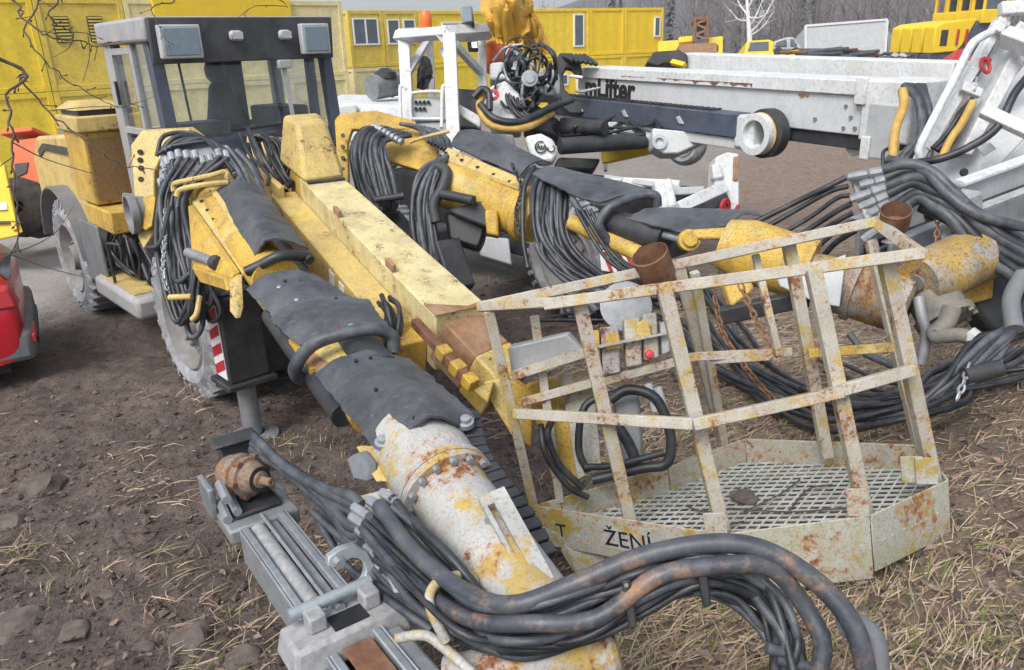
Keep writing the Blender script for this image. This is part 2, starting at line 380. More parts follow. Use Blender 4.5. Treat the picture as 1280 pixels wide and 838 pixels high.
ca = me.color_attributes.new('zone', 'FLOAT_COLOR', 'POINT'); ca.data.foreach_set('color', cols)
me.polygons.foreach_set('use_smooth', [True] * len(me.polygons))
k = NT('earth')
vc = k.n('VertexColor', layer_name='zone'); sp = k.n('SeparateColor'); k.l(vc.outputs[0], sp.inputs[0])
n1, n2, n3 = k.noise(1.3, 8, .65), k.noise(9, 9, .7, off=(4, 1, 0)), k.noise(45, 6, .7)
mud = k.mix(k.ramp(n1, .35, .68), (.072, .054, .046), (.155, .118, .10))
mud = k.mix(k.ramp(n2, .42, .72), mud, (.225, .175, .148))
mud = k.mix(k.math('MULTIPLY', k.ramp(k.noise(3.3, 9, .7, off=(9, 9, 1)), .58, .66), .5), mud, (.085, .095, .04))
st = k.mix(k.ramp(n2, .35, .7), (.16, .115, .088), (.33, .25, .19))
st = k.mix(k.math('MULTIPLY', k.ramp(k.noise(2.3, 9, .7, off=(5, 2, 1)), .58, .68), .45), st, (.12, .13, .045))
gr = k.mix(k.ramp(k.noise(1.2, 9, .7), .3, .7), (.23, .205, .18), (.36, .325, .29)); gr = k.mix(k.ramp(k.noise(16, 6, .8, off=(2, 6, 0)), .45, .6), gr, (.17, .15, .13)); gr = k.mix(k.ramp(k.noise(38, 4, .8, off=(2, 1, 0)), .55, .66), gr, (.46, .43, .39))
co = k.mix(k.ramp(k.noise(1.0, 7, .6), .3, .7), (.30, .28, .26), (.42, .40, .37))
c = k.mix(sp.outputs[1], mud, st); c = k.mix(sp.outputs[0], c, gr); c = k.mix(sp.outputs[2], c, co)
c = k.mix(k.math('MULTIPLY', k.ramp(n3, .3, .55), .0), c, c)
c = k.mix(k.ramp(n3, .30, .52), k.mix(1.0, c, (.5, .47, .45), 'MULTIPLY'), c)
h = k.math('ADD', k.math('MULTIPLY', n2, .7), k.math('MULTIPLY', n3, .4)); k.bump(h, 1.0, .05)
k.set(color=c, rough=k.ramp(n1, .3, .6, (.7,) * 3 + (1,), (.95,) * 3 + (1,)))
g = link('ground', me, k.m); g['kind'] = 'structure'

# litter on the ground: leaves, straw, crumbs of soil and stones; nobody could count them
def scatter(name, label, cat, mats, gen):
    vs, fs, mi = [], [], []
    gen(vs, fs, mi)
    me = bpy.data.meshes.new(name); me.from_pydata(vs, [], fs); me.update()
    for m in mats: me.materials.append(m)
    me.polygons.foreach_set('material_index', mi)
    o = bpy.data.objects.new(name, me); COL.objects.link(o); o['kind'] = 'stuff'; o['label'] = label; o['category'] = cat
    return o
q = random.Random(3)
def spot():
    while True:
        r = q.random() ** 1.25 * 9.5 + .7; a = q.uniform(-.9, .95)
        if a > .1 and q.random() < .3: r = q.uniform(5, 15)
        x, y = r * math.sin(a), r * math.cos(a)
        if q.random() < .12 + .88 * (1 - sst(6, 9, r if a < .1 else r - 6)): return x, y
def leaves(vs, fs, mi):
    for _ in range(14000):
        x, y = spot()
        dens = .25 + .75 * max(0, noise.noise(V((x * 1.1, y * 1.1, 8))) + .35)
        if q.random() > dens: continue
        z = ground_z(x, y) + q.uniform(.004, .02); s = q.uniform(.008, .026) * (1.5 if x > .6 else 1)
        a = q.uniform(0, 6.28); t1, t2 = q.uniform(-.5, .5), q.uniform(-.5, .5); w = s * q.uniform(.35, .6); cu = q.uniform(0, .5) * w
        ca, sa = math.cos(a), math.sin(a); o = len(vs)
        for px, py, pz in ((-s, 0, 0), (-.3 * s, -w, cu), (.5 * s, -.8 * w, cu), (s, 0, .1 * s), (.5 * s, .8 * w, cu), (-.3 * s, w, cu), (.1 * s, 0, 0)):
            px += s * q.uniform(-.22, .22); py += s * q.uniform(-.22, .22); pz += s * q.uniform(-.1, .35)
            vs.append((x + ca * px - sa * py, y + sa * px + ca * py, z + pz + t1 * px * .6 + t2 * py * .6))
        fs += [(o, o + 1, o + 6), (o + 1, o + 2, o + 6), (o + 2, o + 3, o + 6), (o + 3, o + 4, o + 6), (o + 4, o + 5, o + 6), (o + 5, o, o + 6)]
        mi += [q.choice((0, 0, 0, 1, 1, 2) if x > .2 else (0, 0, 0, 0, 1, 1, 3, 3, 3, 2 if q.random() < .25 else 0))] * 6
lm = [plain('leaf_brown', (.16, .11, .088), .8, 0, .4, 30, 0), plain('leaf_mauve', (.25, .19, .17), .8, 0, .3, 30, 0), plain('leaf_tan', (.28, .185, .125), .8, 0, .3, 30, 0), plain('leaf_muddy', (.085, .062, .052), .85, 0, .35, 30, 0)]
scatter('leaf_litter', 'brown dead leaves strewn over the muddy bank', 'leaves', lm, leaves)
def straw(vs, fs, mi):
    for _ in range(58000):
        x, y = spot(); g_, s_, c_ = zones(x, y)
        if q.random() > (.95 * s_ + .22 * (noise.noise(V((x * 1.6, y * 1.6, 2))) > .12)) * (1 - g_): continue
        z = ground_z(x, y) + .006; L = q.uniform(.05, .22); a = q.gauss(.4, 1.0); rise = q.uniform(.0, .38) ** 1.4 * L; w = q.uniform(.0012, .0030)
        ca, sa = math.cos(a), math.sin(a); bend = q.uniform(-.25, .25) * L; o = len(vs)
        for t, ww in ((0, w), (.5, w), (1, w * .3)):
            px, py = L * t, bend * t * t; cz = z + rise * math.sin(t * 2.2)
            zz = max(cz, ground_z(x + ca * px - sa * py, y + sa * px + ca * py, False) - .08)
            for sgn in (-1, 1): vs.append((x + ca * px - sa * (py + sgn * ww), y + sa * px + ca * (py + sgn * ww), zz + sgn * ww * .6))
        fs += [(o, o + 2, o + 3, o + 1), (o + 2, o + 4, o + 5, o + 3)]; mi += [q.choice((0, 0, 1, 1, 2))] * 2
sm = [plain('straw_pale', (.46, .36, .25), .8, 0, .3, 20, 0), plain('straw_brown', (.28, .19, .135), .8, 0, .3, 20, 0), plain('straw_green', (.20, .20, .075), .8, 0, .3, 20, 0)]
scatter('dry_grass', 'dry straw and flattened grass lying over the bank', 'grass', sm, straw)
def tufts(vs, fs, mi):
    cs = [(gnd(*p), n) for p, n in (((1180, 830), 240), ((1140, 745), 90), ((1000, 745), 80), ((930, 680), 60), ((420, 560), 70), ((280, 690), 80), ((320, 755), 80), ((610, 350), 90), ((40, 690), 50), ((1230, 700), 70), ((1150, 800), 60), ((470, 520), 60), ((880, 780), 120), ((360, 560), 60), ((90, 740), 60))]
    for c0, n in cs:
        for _ in range(n):
            x, y = c0.x + q.gauss(0, .16), c0.y + q.gauss(0, .16); z = ground_z(x, y); L = q.uniform(.03, .10); a = q.uniform(0, 6.28); w = .002
            ca, sa = math.cos(a), math.sin(a); o = len(vs)
            for t, ww in ((0, w), (.55, w), (1, w * .2)):
                px = L * .7 * t * t; vs += [(x + ca * px - sa * ww, y + sa * px + ca * ww, z + L * t * .8), (x + ca * px + sa * ww, y + sa * px - ca * ww, z + L * t * .8)]
            fs += [(o, o + 2, o + 3, o + 1), (o + 2, o + 4, o + 5, o + 3)]; mi += [q.choice((0, 1))] * 2
scatter('grass_tufts', 'thin green and straw coloured grass tufts in the mud', 'grass', [plain('grass_green', (.13, .17, .04), .7, 0, .3, 20, 0), sm[0]], tufts)
def crumbs(vs, fs, mi):
    for _ in range(36000):
        x, y = spot(); g_, s_, c_ = zones(x, y)
        if q.random() > .35 + .65 * (1 - s_): continue
        s = q.uniform(.003, .011) if q.random() < .9 else q.uniform(.011, .035); z = ground_z(x, y) + s * .25; o = len(vs)
        for d in ((1, 0, 0), (0, 1, 0), (-1, 0, 0), (0, -1, 0), (.2, .1, .8), (0, 0, -.7)):
            vs.append((x + s * (d[0] + q.uniform(-.35, .35)), y + s * (d[1] + q.uniform(-.35, .35)), z + s * (d[2] + q.uniform(-.3, .3))))
        for i in range(4): fs += [(o + i, o + (i + 1) % 4, o + 4), (o + (i + 1) % 4, o + i, o + 5)]
        mi += [q.choice((0, 0, 0, 1))] * 8
scatter('soil_crumbs', 'crumbs of dark soil and small stones over the mud', 'soil', [M['mud'], M['stone']], crumbs)
def twigs(vs, fs, mi):
    mb = MB()
    for _ in range(1000):
        x, y = spot(); a = q.uniform(0, 6.28); L = q.uniform(.05, .3); pts = []
        for t in (0, .33, .66, 1):
            X, Y = x + math.cos(a + t * .5) * L * t, y + math.sin(a + t * .5) * L * t; pts.append(V((X, Y, ground_z(X, Y) + .012 + .02 * t)))
        r = q.uniform(.002, .006); mb.tube(pts, [r, r * .9, r * .7, r * .4], 5)
    vs += mb.v; fs += mb.f; mi += [q.choice((0, 0, 1)) for _ in mb.f]
scatter('fallen_twigs', 'thin fallen twigs scattered over mud and leaves', 'twigs', [M['bark'], M['bark']], twigs)

def rock(px, py, w, h, label, flat=.5, mat='stone', seed=0, name='rock'):
    flat *= 1.25
    c = gnd(px, py); d = (c - EYE).dot(FWD); s = w * d / FPX / 2 * .85; s2 = h * d / FPX / 2 / .62
    bm = bmesh.new(); bmesh.ops.create_icosphere(bm, subdivisions=3, radius=1)
    for v in bm.verts:
        n = noise.noise(v.co * 1.1 + V((seed * 5, 0, 0))); n2 = noise.noise(v.co * 3 + V((0, seed, 0)))
        f = 1 + .35 * n + .12 * n2; p = v.co * f
        p.x = max(-.9, min(.9, p.x)); p.z = max(-.6, min(.8 + .25 * n + .3 * p.x, p.z))
        v.co = V((p.x * s * 1.15, p.y * s2, p.z * s * flat))
    me = bpy.data.meshes.new(name); bm.to_mesh(me); bm.free(); me.materials.append(M[mat])
    me.polygons.foreach_set('use_smooth', [True] * len(me.polygons)); me.set_sharp_from_angle(angle=math.radians(28))
    o = bpy.data.objects.new(name, me); COL.objects.link(o); o.location = c + V((0, 0, s * flat * .12)); o.rotation_euler = (0, 0, seed * .7 % .6 - .3)
    return tag(o, label, 'rock', 'rocks in the mud')
for i, a in enumerate([(52, 610, 60, 26, 'pale rock half buried in the mud below the red car'), (22, 781, 56, 40, 'large flat tan stone at the bottom left corner'),
          (95, 790, 40, 24, 'small brown stone just right of the large tan corner stone'), (238, 808, 60, 40, 'grey angular stone left of the feed rails near the bottom edge'),
          (305, 826, 48, 26, 'brown stone at the bottom edge beside the feed rails'), (180, 812, 30, 18, 'mossy small stone between two larger stones at the bottom'),
          (355, 770, 34, 40, 'grey brown stone tucked against the left feed rail'), (14, 655, 46, 20, 'low mud covered stone at the left edge'),
          (196, 545, 22, 16, 'small pale stone below the front tyre'), (135, 745, 24, 12, 'tiny grey stone among leaves at lower left')]):
    rock(*a, seed=i + 1)
rock(1238, 745, 62, 18, 'thin dark slate lying in the straw at lower right', .22, 'stone', 12)
rock(1110, 835, 40, 26, 'grey stone in the straw beside the big hose loop', .6, 'stone', 14)
rock(1240, 560, 36, 10, 'pale flat stone on the straw at the right edge', .3, 'stone', 15)

# ------------------------------------------------------------------ far background: hill, wood, containers, parked machines
k = NT('wooded_hillside')
c = k.mix(k.ramp(k.noise(.09, 9, .75), .35, .7), (.085, .08, .085), (.17, .155, .15)); c = k.mix(k.ramp(k.noise(.5, 6, .7, stretch=(1, 1, .25)), .4, .7), c, (.11, .10, .095))
k.bump(k.noise(.6, 6), 1, 1.0); k.set(color=c, rough=1.0)
mb = MB(); g_ = []
for j in range(14):
    row = []
    for i in range(60):
        x = -160 + i * 8.5; y = 95 + j * 22; t = j / 13
        z = -1 + t * (10 + 34 * sst(-20, 110, x)) + 2.0 * noise.noise(V((x * .03, j * .4, 0))) * t
        row.append(V((x, y + .15 * abs(x), z)))
    g_.append(row)
o = mb.sheet(g_).build('hill', k.m); o['kind'] = 'structure'
def hillz(x, y):
    t = min(1, max(0, (y - .15 * abs(x) - 95) / 286)); return -1 + t * (10 + 34 * sst(-20, 110, x))
def wood(vs, fs, mi):
    mb = MB()
    for _ in range(950):
        y = 80 + 190 * q.random() ** 1.5; x = q.uniform(.02, .78) * y - 4
        if x < .22 * y and y < 150: continue
        z = hillz(x, y) - .5; H = q.uniform(6, 11) * (1 if y < 200 else .8); r = q.uniform(.08, .17)
        a = V((x, y, z)); b = a + V((q.uniform(-.6, .6), 0, H)); mb.tube([a, a.lerp(b, .6), b], [r, r * .6, .02], 4, False)
        for _k in range(7):
            t = q.uniform(.3, .92); s = a.lerp(b, t); an = q.uniform(0, 6.28); L = H * .3 * (1.15 - t)
            e = s + V((math.cos(an) * L, math.sin(an) * L, L * q.uniform(.6, 1.5))); mb.tube([s, s.lerp(e, .5) + V((0, 0, .1)), e], [.05, .035, .012], 3, False)
            for _j in range(3):
                s2 = s.lerp(e, q.uniform(.3, .9)); e2 = s2 + V((q.uniform(-1, 1), q.uniform(-1, 1), q.uniform(.2, 1.2))) * L * .45; mb.tube([s2, e2], [.025, .01], 3, False)
    vs += mb.v; fs += mb.f; mi += [q.choice((0, 0, 1)) for _ in mb.f]
scatter('bare_woodland', 'grey brown leafless wood covering the hillside behind the yard', 'wood', [plain('far_bark', (.12, .11, .11), 1, 0, .3, 1, 0), plain('far_bark_pale', (.20, .18, .17), 1, 0, .3, 1, 0)], wood)
def conifer(vs, fs, mi):
    mb = MB()
    for x, y in ((16, 120), (26, 128), (34, 118), (44, 122), (47, 126), (40, 130), (20, 140)):
        z = hillz(x, y); H = q.uniform(7, 11)
        for _k in range(170):
            t = q.random() ** .8; a = q.uniform(0, 6.28); R = 1.7 * (1 - t) + .15; p = V((x, y, z + 1 + t * H))
            e = p + V((math.cos(a) * R, math.sin(a) * R, -.5)); w = V((-math.sin(a), math.cos(a), 0)) * .25; o = len(mb.v)
            mb.v += [tuple(p), tuple(p.lerp(e, .6) + w), tuple(e), tuple(p.lerp(e, .6) - w)]; mb.f.append((o, o + 1, o + 2, o + 3))
    vs += mb.v; fs += mb.f; mi += [0] * len(mb.f)
scatter('dark_conifers', 'dim grey green conifers standing in the bare wood', 'wood', [plain('needle', (.05, .065, .05), 1, 0, .3, 1, 0)], conifer)

# air: a faint even haze over the whole yard and hillside
DIRX = V((.747, .665, 0)); DIRY = V((-.665, .747, 0))         # the yard's two directions
def container(corner, L, D, Hh, ux, mat, label, rib=.62, wins=(), vents=(), group='stacked yellow site containers', doors=0):
    """corner: front-left-bottom corner, ux: along the front face; depth goes away to the left of ux"""
    ux = V(ux).normalized(); uy = V((-ux.y, ux.x, 0)); o = V(corner)
    fr = lambda a, b, c: o + ux * a + uy * b + Z * c
    t = thing('site_container', label, 'container', o + ux * L / 2 + uy * D / 2, group)
    for a in (0, L - .16):
        for b in (0, D - .16): MB().box((a, b, 0), (a + .16, b + .16, Hh), fr).build('corner_post', mat, t, .01)
    for z in (0, Hh - .16):
        MB().box((.163, .006, z), (L - .163, .13, z + .157), fr).build('rail', mat, t, .01)
        MB().box((.163, D - .13, z), (L - .163, D - .006, z + .157), fr).build('rail', mat, t, .01)
        for a in (.006, L - .13): MB().box((a, .163, z), (a + .124, D - .163, z + .157), fr).build('rail', mat, t, .01)
    def wall(f, n):
        g = []; m = max(2, int(n / rib) * 4)
        for i in range(m + 1):
            ph = i % 4; dpt = .05 if ph in (0, 1) else .066; a = .14 + (n - .28) * i / m
            g.append([f(a, dpt, .1), f(a, dpt, Hh - .1)])
        MB().sheet(g).build('wall_panel', mat, t, sharp=20)
    wall(lambda a, d, z: fr(a, d, z), L); wall(lambda a, d, z: fr(a, D - d, z), L); wall(lambda a, d, z: fr(d, a, z), D); wall(lambda a, d, z: fr(L - d, a, z), D)
    MB().box((.05, .05, Hh - .1), (L - .05, D - .05, Hh - .02), fr).build('roof', mat, t)
    for (a, z, w, h, two) in wins:
        f = MB(); 
        for x0, x1, z0, z1 in ((a, a + w, z, z + .07), (a, a + w, z + h - .07, z + h), (a, a + .07, z + .072, z + h - .072), (a + w - .07, a + w, z + .072, z + h - .072)): f.box((x0, -.03, z0), (x1, .06, z1), fr)
        if two: f.box((a + w / 2 - .04, -.028, z + .072), (a + w / 2 + .04, .058, z + h - .072), fr)
        f = f.build('window_frame', M['whitep'], t)
        MB().box((a + .03, -.005, z + .03), (a + w - .03, .035, z + h - .03), fr).build('pane', M['glsd'], f)
    for (a, z, w, h) in vents:
        b = MB().box((a, -.012, z), (a + w, .04, z + h), fr).build('vent', M['dark'], t)
        for i in range(8):
            zz = z + h * (i + .25) / 8; MB().box((a + .02, -.04, zz), (a + w - .02, -.014, zz + h * .06), fr).build('slat', mat, b)
    return t
cA = at(66, 115, 23); cA.z = 2.1
def rowc(t0, t1, mu, ml, lu, ll, wu=(), vu=(), wl=(), vl=()):
    p = cA + DIRX * t0; D = 6.0
    container(V((p.x, p.y, 2.11)), t1 - t0, D, 2.58, DIRX, mu, lu, wins=wu, vents=vu)
    return container(V((p.x, p.y, -.5)), t1 - t0, D, 2.6, DIRX, ml, ll, wins=wl, vents=vl)
rowc(-5.6, -.02, M['bright2'], M['bright2'], 'bright yellow container, upper one at the far left edge', 'bright yellow container, lower one behind the orange machine')
rowc(0, 2.44, M['dull'], M['dull'], 'dirty yellow container with two louvred vents, upper left', 'dirty yellow container below the one with louvred vents', vu=((.42, 1.35, .42, .72), (1.35, 1.35, .42, .72)))
rowc(2.46, 7.66, M['pale'], M['pale'], 'pale yellow container seen through the cab, bright board along its top', 'pale yellow container, lower one hidden behind the cab')
_p = cA + DIRX * 3.3; _fr = lambda a, b, c: _p + DIRX * a + DIRY * b + Z * (c - 2.1)
fb = [o for o in bpy.data.objects if o.name.startswith('site_container') and o.get('label', '').startswith('pale yellow container seen')][0]
MB().box((0, -.12, 4.1), (4.7, -.01, 4.75), _fr).build('fascia_board', M['bright'], fb, .01)
rowc(7.68, 10.12, M['pale'], M['pale'], 'pale cream yellow container right of the cab, upper one', 'pale cream yellow container right of the cab, lower one', vl=((1.7, .5, .3, 1.2),))
q0 = at(441, 86, 35); q0.z = 2.25
def row2(base, ux, secs, zt, g):
    ux = V(ux).normalized(); s = 0
    for (w, mu, ml, lu, ll, wu, wl) in secs:
        p = base + ux * s; container(V((p.x, p.y, base.z)), w, 5, zt, ux, mu, lu, wins=wu, group=g)
        container(V((p.x, p.y, base.z - 2.72)), w, 5, 2.7, ux, ml, ll, wins=wl, group=g); s += w + .03
row2(q0, DIRX, [(1.85, M['dull'], M['pale'], 'yellow office container with a white double window, beside the pale containers', 'pale lower container under the double window office', ((.2, .95, 1.35, 1.15, True),), ()),
                (1.9, M['dull'], M['dull'], 'yellow office container with two narrow windows, behind the white canopy', 'yellow lower container seen through the white canopy', ((.15, .95, .7, 1.1, False), (1.05, .95, .7, 1.1, False)), ()),
                (5.2, M['bright2'], M['bright2'], 'bright yellow container behind the orange beacon, wide grey window', 'bright yellow lower container behind the canopy and the black bag', ((1.4, 1.3, 2.2, .6, True),), ())], 2.42, 'office containers behind the white machine')
q1 = at(655, 73, 42); q1.z = 2.3
row2(q1, (.866, .5, 0), [(4.4, M['bright2'], M['bright2'], 'wide yellow container behind the ochre tarpaulin, grey window at its end', 'wide yellow lower container behind the ochre tarpaulin', ((3.3, .5, .7, 1.7, False),), ((2.4, 1.2, .5, .6, False), (3.5, .9, .6, 1.0, False))),
                         (2.44, M['bright'], M['bright2'], 'middle bright yellow container of the far upper row', 'middle yellow container of the far lower row with small window', (), ((.6, 1.2, .4, .6, False),)),
                         (2.9, M['bright'], M['bright2'], 'end yellow container of the far upper row with white hatch', 'end yellow container of the far lower row with white round window', ((2.2, .9, .45, 1.1, False),), ((.3, .7, .6, .9, True),))], 2.5, 'far row of yellow containers')

# orange machine and yellow truck door at the left edge
t = thing('orange_loader', 'orange loader arm and body beside the yellow containers, behind the rear tyre', 'loader', V((-9.2, 13.2, 0)))
D0 = 13.5
def slab(px, d, th, name, mat, parent, bev=.02):
    p = pxs([(x, y, d) for x, y in px]); n = (p[1] - p[0]).cross(p[2] - p[0]).normalized()
    if n.dot(FWD) < 0: n = -n
    return MB().prism(p, n * th).build(name, mat, parent, bev)
slab([(14, 176), (60, 170), (82, 176), (78, 205), (42, 245), (18, 225)], D0, .9, 'body', M['orange'], t)
slab([(18, 205), (35, 203), (33, 216), (20, 222)], D0 - .02, .1, 'opening', M['dark'], t, 0)
slab([(0, 162), (40, 158), (41, 164), (0, 169)], D0 - .1, 1.2, 'roof_edge', M['orange'], t)
slab([(18, 232), (44, 226), (46, 285), (14, 292)], D0 + .15, .8, 'chassis', M['mud'], t)
MB().lathe(at(36, 262, D0 - .1), -FWD, [(0, .1), (0, .45), (.1, .5), (.3, .5), (.3, .1)], 24).build('wheel', M['tread'], t)
b = MB().box((-.12, -.12, 0), (.12, .12, .3), lambda a, b_, c: at(84, 158, 13) + V((a, b_, c - .15))).build('work_lamp', M['steeld'], t, .03)
t = thing('yellow_truck', 'bright yellow truck side with small sticker at the left edge', 'truck', V((-8.3, 11.5, 0)))
MB().prism(pxs([(x, y, 11.6) for x, y in [(-140, 168), (-2, 188), (30, 290), (22, 296), (-140, 330)]]), V((-1.9, 1.0, 0))).build('body', M['bright'], t, .03)
slab([(-1, 205), (5, 206), (22, 286), (15, 289)], 11.55, .05, 'door_edge', M['bright'], t, .01)
slab([(-140, 280), (24, 276), (26, 279), (-140, 285)], 11.55, .04, 'trim', M['dark'], t, 0)
slab([(-6, 254), (8, 253), (9, 262), (-6, 263)], 11.56, .02, 'sticker', M['whitep'], t, 0)
for x in (-60, -120): MB().lathe(at(x, 330, 11.5), V((.66, -.75, 0)), [(0, .1), (0, .4), (-.1, .45), (-.3, .45), (-.3, .1)], 24).build('wheel', M['tread'], t)

# far right: loaders in a row, truck, pale trailer box, scrap
def loader(dx, dy, label, num):
    c = at(1170, 60, 40) + V((dx, dy, 0)); fr = frame(V((c.x, c.y, 0)), V((.98, .2, 0)))   # u right, v towards camera, w up
    fr = (lambda f: lambda a, b, z: f(a, b, z))(fr)
    t = thing('wheel_loader', label, 'loader', V((c.x, c.y, 0)), 'yellow loaders parked in a row')
    MB().prism([fr(-1.0, 1.0, 1.9), fr(-1.0, 1.0, 3.15), fr(-.6, 1.0, 3.35), fr(1.35, 1.0, 3.5), fr(.7, 1.0, 2.25), fr(.4, 1.0, 1.95)], fr(0, -.75, 0) - fr(0, 0, 0)).build('hood', M['bright'], t, .06)
    MB().box((-.65, 1.0, 2.25), (-.25, 1.03, 3.0), fr).build('hood_opening', M['dark'], t, .1)
    MB().prism([fr(-1.1, .9, 1.0), fr(-1.1, .9, 1.88), fr(.4, .9, 1.93), fr(1.5, .9, 3.4), fr(2.6, .9, 3.2), fr(2.6, .9, 1.0)], fr(0, -.7, 0) - fr(0, 0, 0)).build('chassis', M['navy'], t, .04)
    for a in (1.6, 2.9):
        for b in (1.0, .25): MB().box((a, b - .1, 3.4), (a + .14, b, 5.2), fr).build('cab_post', M['bright'], t, .02)
    MB().box((1.5, .1, 5.2), (3.2, 1.15, 5.4), fr).build('cab_roof', M['bright'], t, .04)
    MB().box((1.55, .15, 3.25), (3.1, 1.05, 3.9), fr).build('cab_base', M['bright'], t, .04)
    MB().box((1.76, .92, 3.92), (2.88, .96, 5.18), fr).build('cab_window', M['glsd'], t)
    for a in (-.3, 2.4): MB().lathe(fr(a, .7, .75), fr(0, 1, 0) - fr(0, 0, 0), [(0, .1), (0, .75), (.4, .75), (.45, .4), (.42, .1)], 24).build('wheel', M['tread'], t)
    if num: text_mesh('11', 1.0, fr(.05, 1.06, 2.3), fr(1, 0, 0) - fr(0, 0, 0), Z, .01, M['red'], t, 'number', .02)
    return t
loader(0, 0, 'nearest yellow loader with red number 11 on its hood', 1)
loader(.05, 1.3, 'second yellow loader in the row, just behind the numbered one', 0)
loader(.1, 2.6, 'third yellow loader in the row, two hoods behind the number', 0)
loader(.15, 3.9, 'rearmost yellow loader in the row, at its left end', 0)
t = thing('loader_bucket', 'orange red bucket lying in front of the numbered loader', 'bucket', at(1200, 80, 36))
slab([(1186, 76), (1196, 62), (1214, 59), (1216, 84), (1190, 86)], 36, 1.2, 'shell', M['red'], t, .05)
slab([(1206, 64), (1213, 62), (1214, 80), (1203, 82)], 35.95, .1, 'inner_face', M['rust'], t, .02)
t = thing('flatbed_truck', 'small yellow flatbed truck far behind the white boom', 'truck', at(970, 90, 45))
slab([(929, 72), (934, 51), (962, 49), (968, 52), (966, 73)], 45, 2.0, 'cab', M['bright'], t, .08)
slab([(935, 64), (938, 53), (961, 52), (961, 63)], 44.95, .1, 'windscreen', M['glsd'], t, .02)
slab([(945, 74), (948, 66), (1008, 61), (1014, 76)], 44.6, 2.0, 'covered_bed', M['bright'], t, .1)
slab([(1008, 76), (1018, 68), (1022, 71), (1012, 78)], 44.7, 1.5, 'tailgate', M['bright'], t, .03)
slab([(929, 72), (1016, 74), (1016, 82), (929, 80)], 45.2, 1.6, 'chassis', M['dark'], t)
for x in (942, 1000): MB().lathe(at(x, 86, 44.6), -FWD, [(0, .1), (0, .4), (.3, .4), (.3, .1)], 20).build('wheel', M['tread'], t)
t = thing('old_excavator', 'old yellow excavator with a rusty upright mast', 'excavator', at(870, 90, 42))
for x0, x1 in ((867, 869), (884, 885)):
    for dd in (0, .7): MB().bar(at(x0, 54, 42 + dd), at(x1, 23, 42 + dd), .16, .14).build('mast_post', M['rust'], t, .02)
for i, (y0, y1) in enumerate(((50, 44), (44, 37), (37, 30), (30, 25))): MB().bar(at(868 if i % 2 else 885, y0, 42.1), at(885 if i % 2 else 869, y1, 42.1), .12, .1).build('mast_brace', M['rustl'], t, .01)
slab([(867, 25), (872, 20), (883, 21), (886, 26)], 42, .8, 'mast_head', M['rust'], t, .05)
slab([(872, 32), (880, 31), (880, 46), (873, 47)], 42.3, .3, 'hose_reel', M['dark'], t, .05)
slab([(849, 55), (896, 53), (897, 70), (849, 70)], 41.5, 1.6, 'deck', M['rustl'], t, .04)
slab([(823, 51), (868, 49), (868, 64), (823, 66)], 42.5, 1.6, 'engine_house', M['bright2'], t, .08)
slab([(849, 46), (868, 44), (868, 52), (849, 54)], 42.3, 1.2, 'hatch', M['bright2'], t, .06)
slab([(885, 47), (904, 45), (904, 69), (886, 69)], 42.6, 1.6, 'side_cabin', M['bright2'], t, .05)
slab([(894, 56), (898, 56), (898, 64), (894, 64)], 42.55, .1, 'side_window', M['dark'], t, .01)
slab([(830, 66), (900, 68), (900, 84), (830, 84)], 42.8, 1.6, 'track', M['dark'], t, .2)
t = thing('trailer_box', 'pale grey box trailer leaning behind the scrap heap', 'trailer', at(1060, 80, 60))
slab([(1008, 74), (1008, 33), (1109, 25), (1106, 72)], 60, 2.4, 'box_body', M['lgrey'], t, .05)
for e in ([(1007, 34), (1007, 31), (1110, 23), (1110, 26)], [(1105, 72), (1108, 25), (1111, 25), (1108, 72)], [(1006, 74), (1006, 32), (1009, 32), (1009, 74)]): slab(e, 59.9, .2, 'edge_frame', M['white2'], t)
for x in (1025, 1090): MB().lathe(at(x, 82, 60.5), -FWD, [(0, .1), (0, .5), (.4, .5), (.4, .1)], 20).build('wheel', M['tread'], t)
t = thing('board_fence', 'weathered board fence right of the pale trailer', 'fence', at(1120, 66, 62))
for i in range(9):
    x = 1110 + i * 2.6; slab([(x, 66), (x + .2, 40 + (i * 7 % 4)), (x + 2.2, 40 + (i * 7 % 4)), (x + 2, 66)], 62, .05, 'board', M['steeld'], t, 0)
q = random.Random(11)
for i in range(34):
    d = q.uniform(36, 42); x = q.uniform(968, 1090); y = q.uniform(62, 84); L = q.uniform(20, 60); sl_ = q.uniform(-.12, .06)
    o = MB().cyl(at(x, y, d), at(x + L, y + L * sl_, d + q.uniform(-1, 1)), q.uniform(.05, .13), 8).build('steel_pipe', M['pipe' if i % 5 else 'rust'])
    tag(o, 'dark steel bar lying in the scrap heap below the pale trailer', 'pipe', 'bars in the scrap heap')
for i in range(11):
    x = q.uniform(1095, 1135); y = q.uniform(66, 84); d = q.uniform(34, 37); s = q.uniform(4, 9)
    o = slab([(x, y), (x + s * .7, y - s * .6), (x + s * 1.7, y - s * .2), (x + s, y + s * .4)], d, .3, 'scrap_plate', M['lgrey' if i % 3 else 'rust'], None, .02)
    tag(o, 'bent pale metal scrap lying left of the yellow loaders', 'scrap', 'scrap pieces left of the loaders')
t = thing('parked_car', 'silver car parked beyond the flatbed truck', 'car', at(990, 70, 55))
slab([(962, 62), (966, 52), (984, 46), (992, 46), (1000, 56), (1004, 62)], 55, 1.6, 'body', M['lgrey'], t, .1)
slab([(968, 58), (971, 53), (983, 49), (984, 58)], 54.9, .05, 'side_window', M['glsd'], t)
slab([(988, 58), (988, 49), (992, 49), (997, 57)], 54.9, .05, 'side_window', M['glsd'], t)
for x in (972, 994): MB().lathe(at(x, 66, 54.6), -FWD, [(0, .1), (0, .32), (.2, .32), (.2, .1)], 18).build('wheel', M['tread'], t)
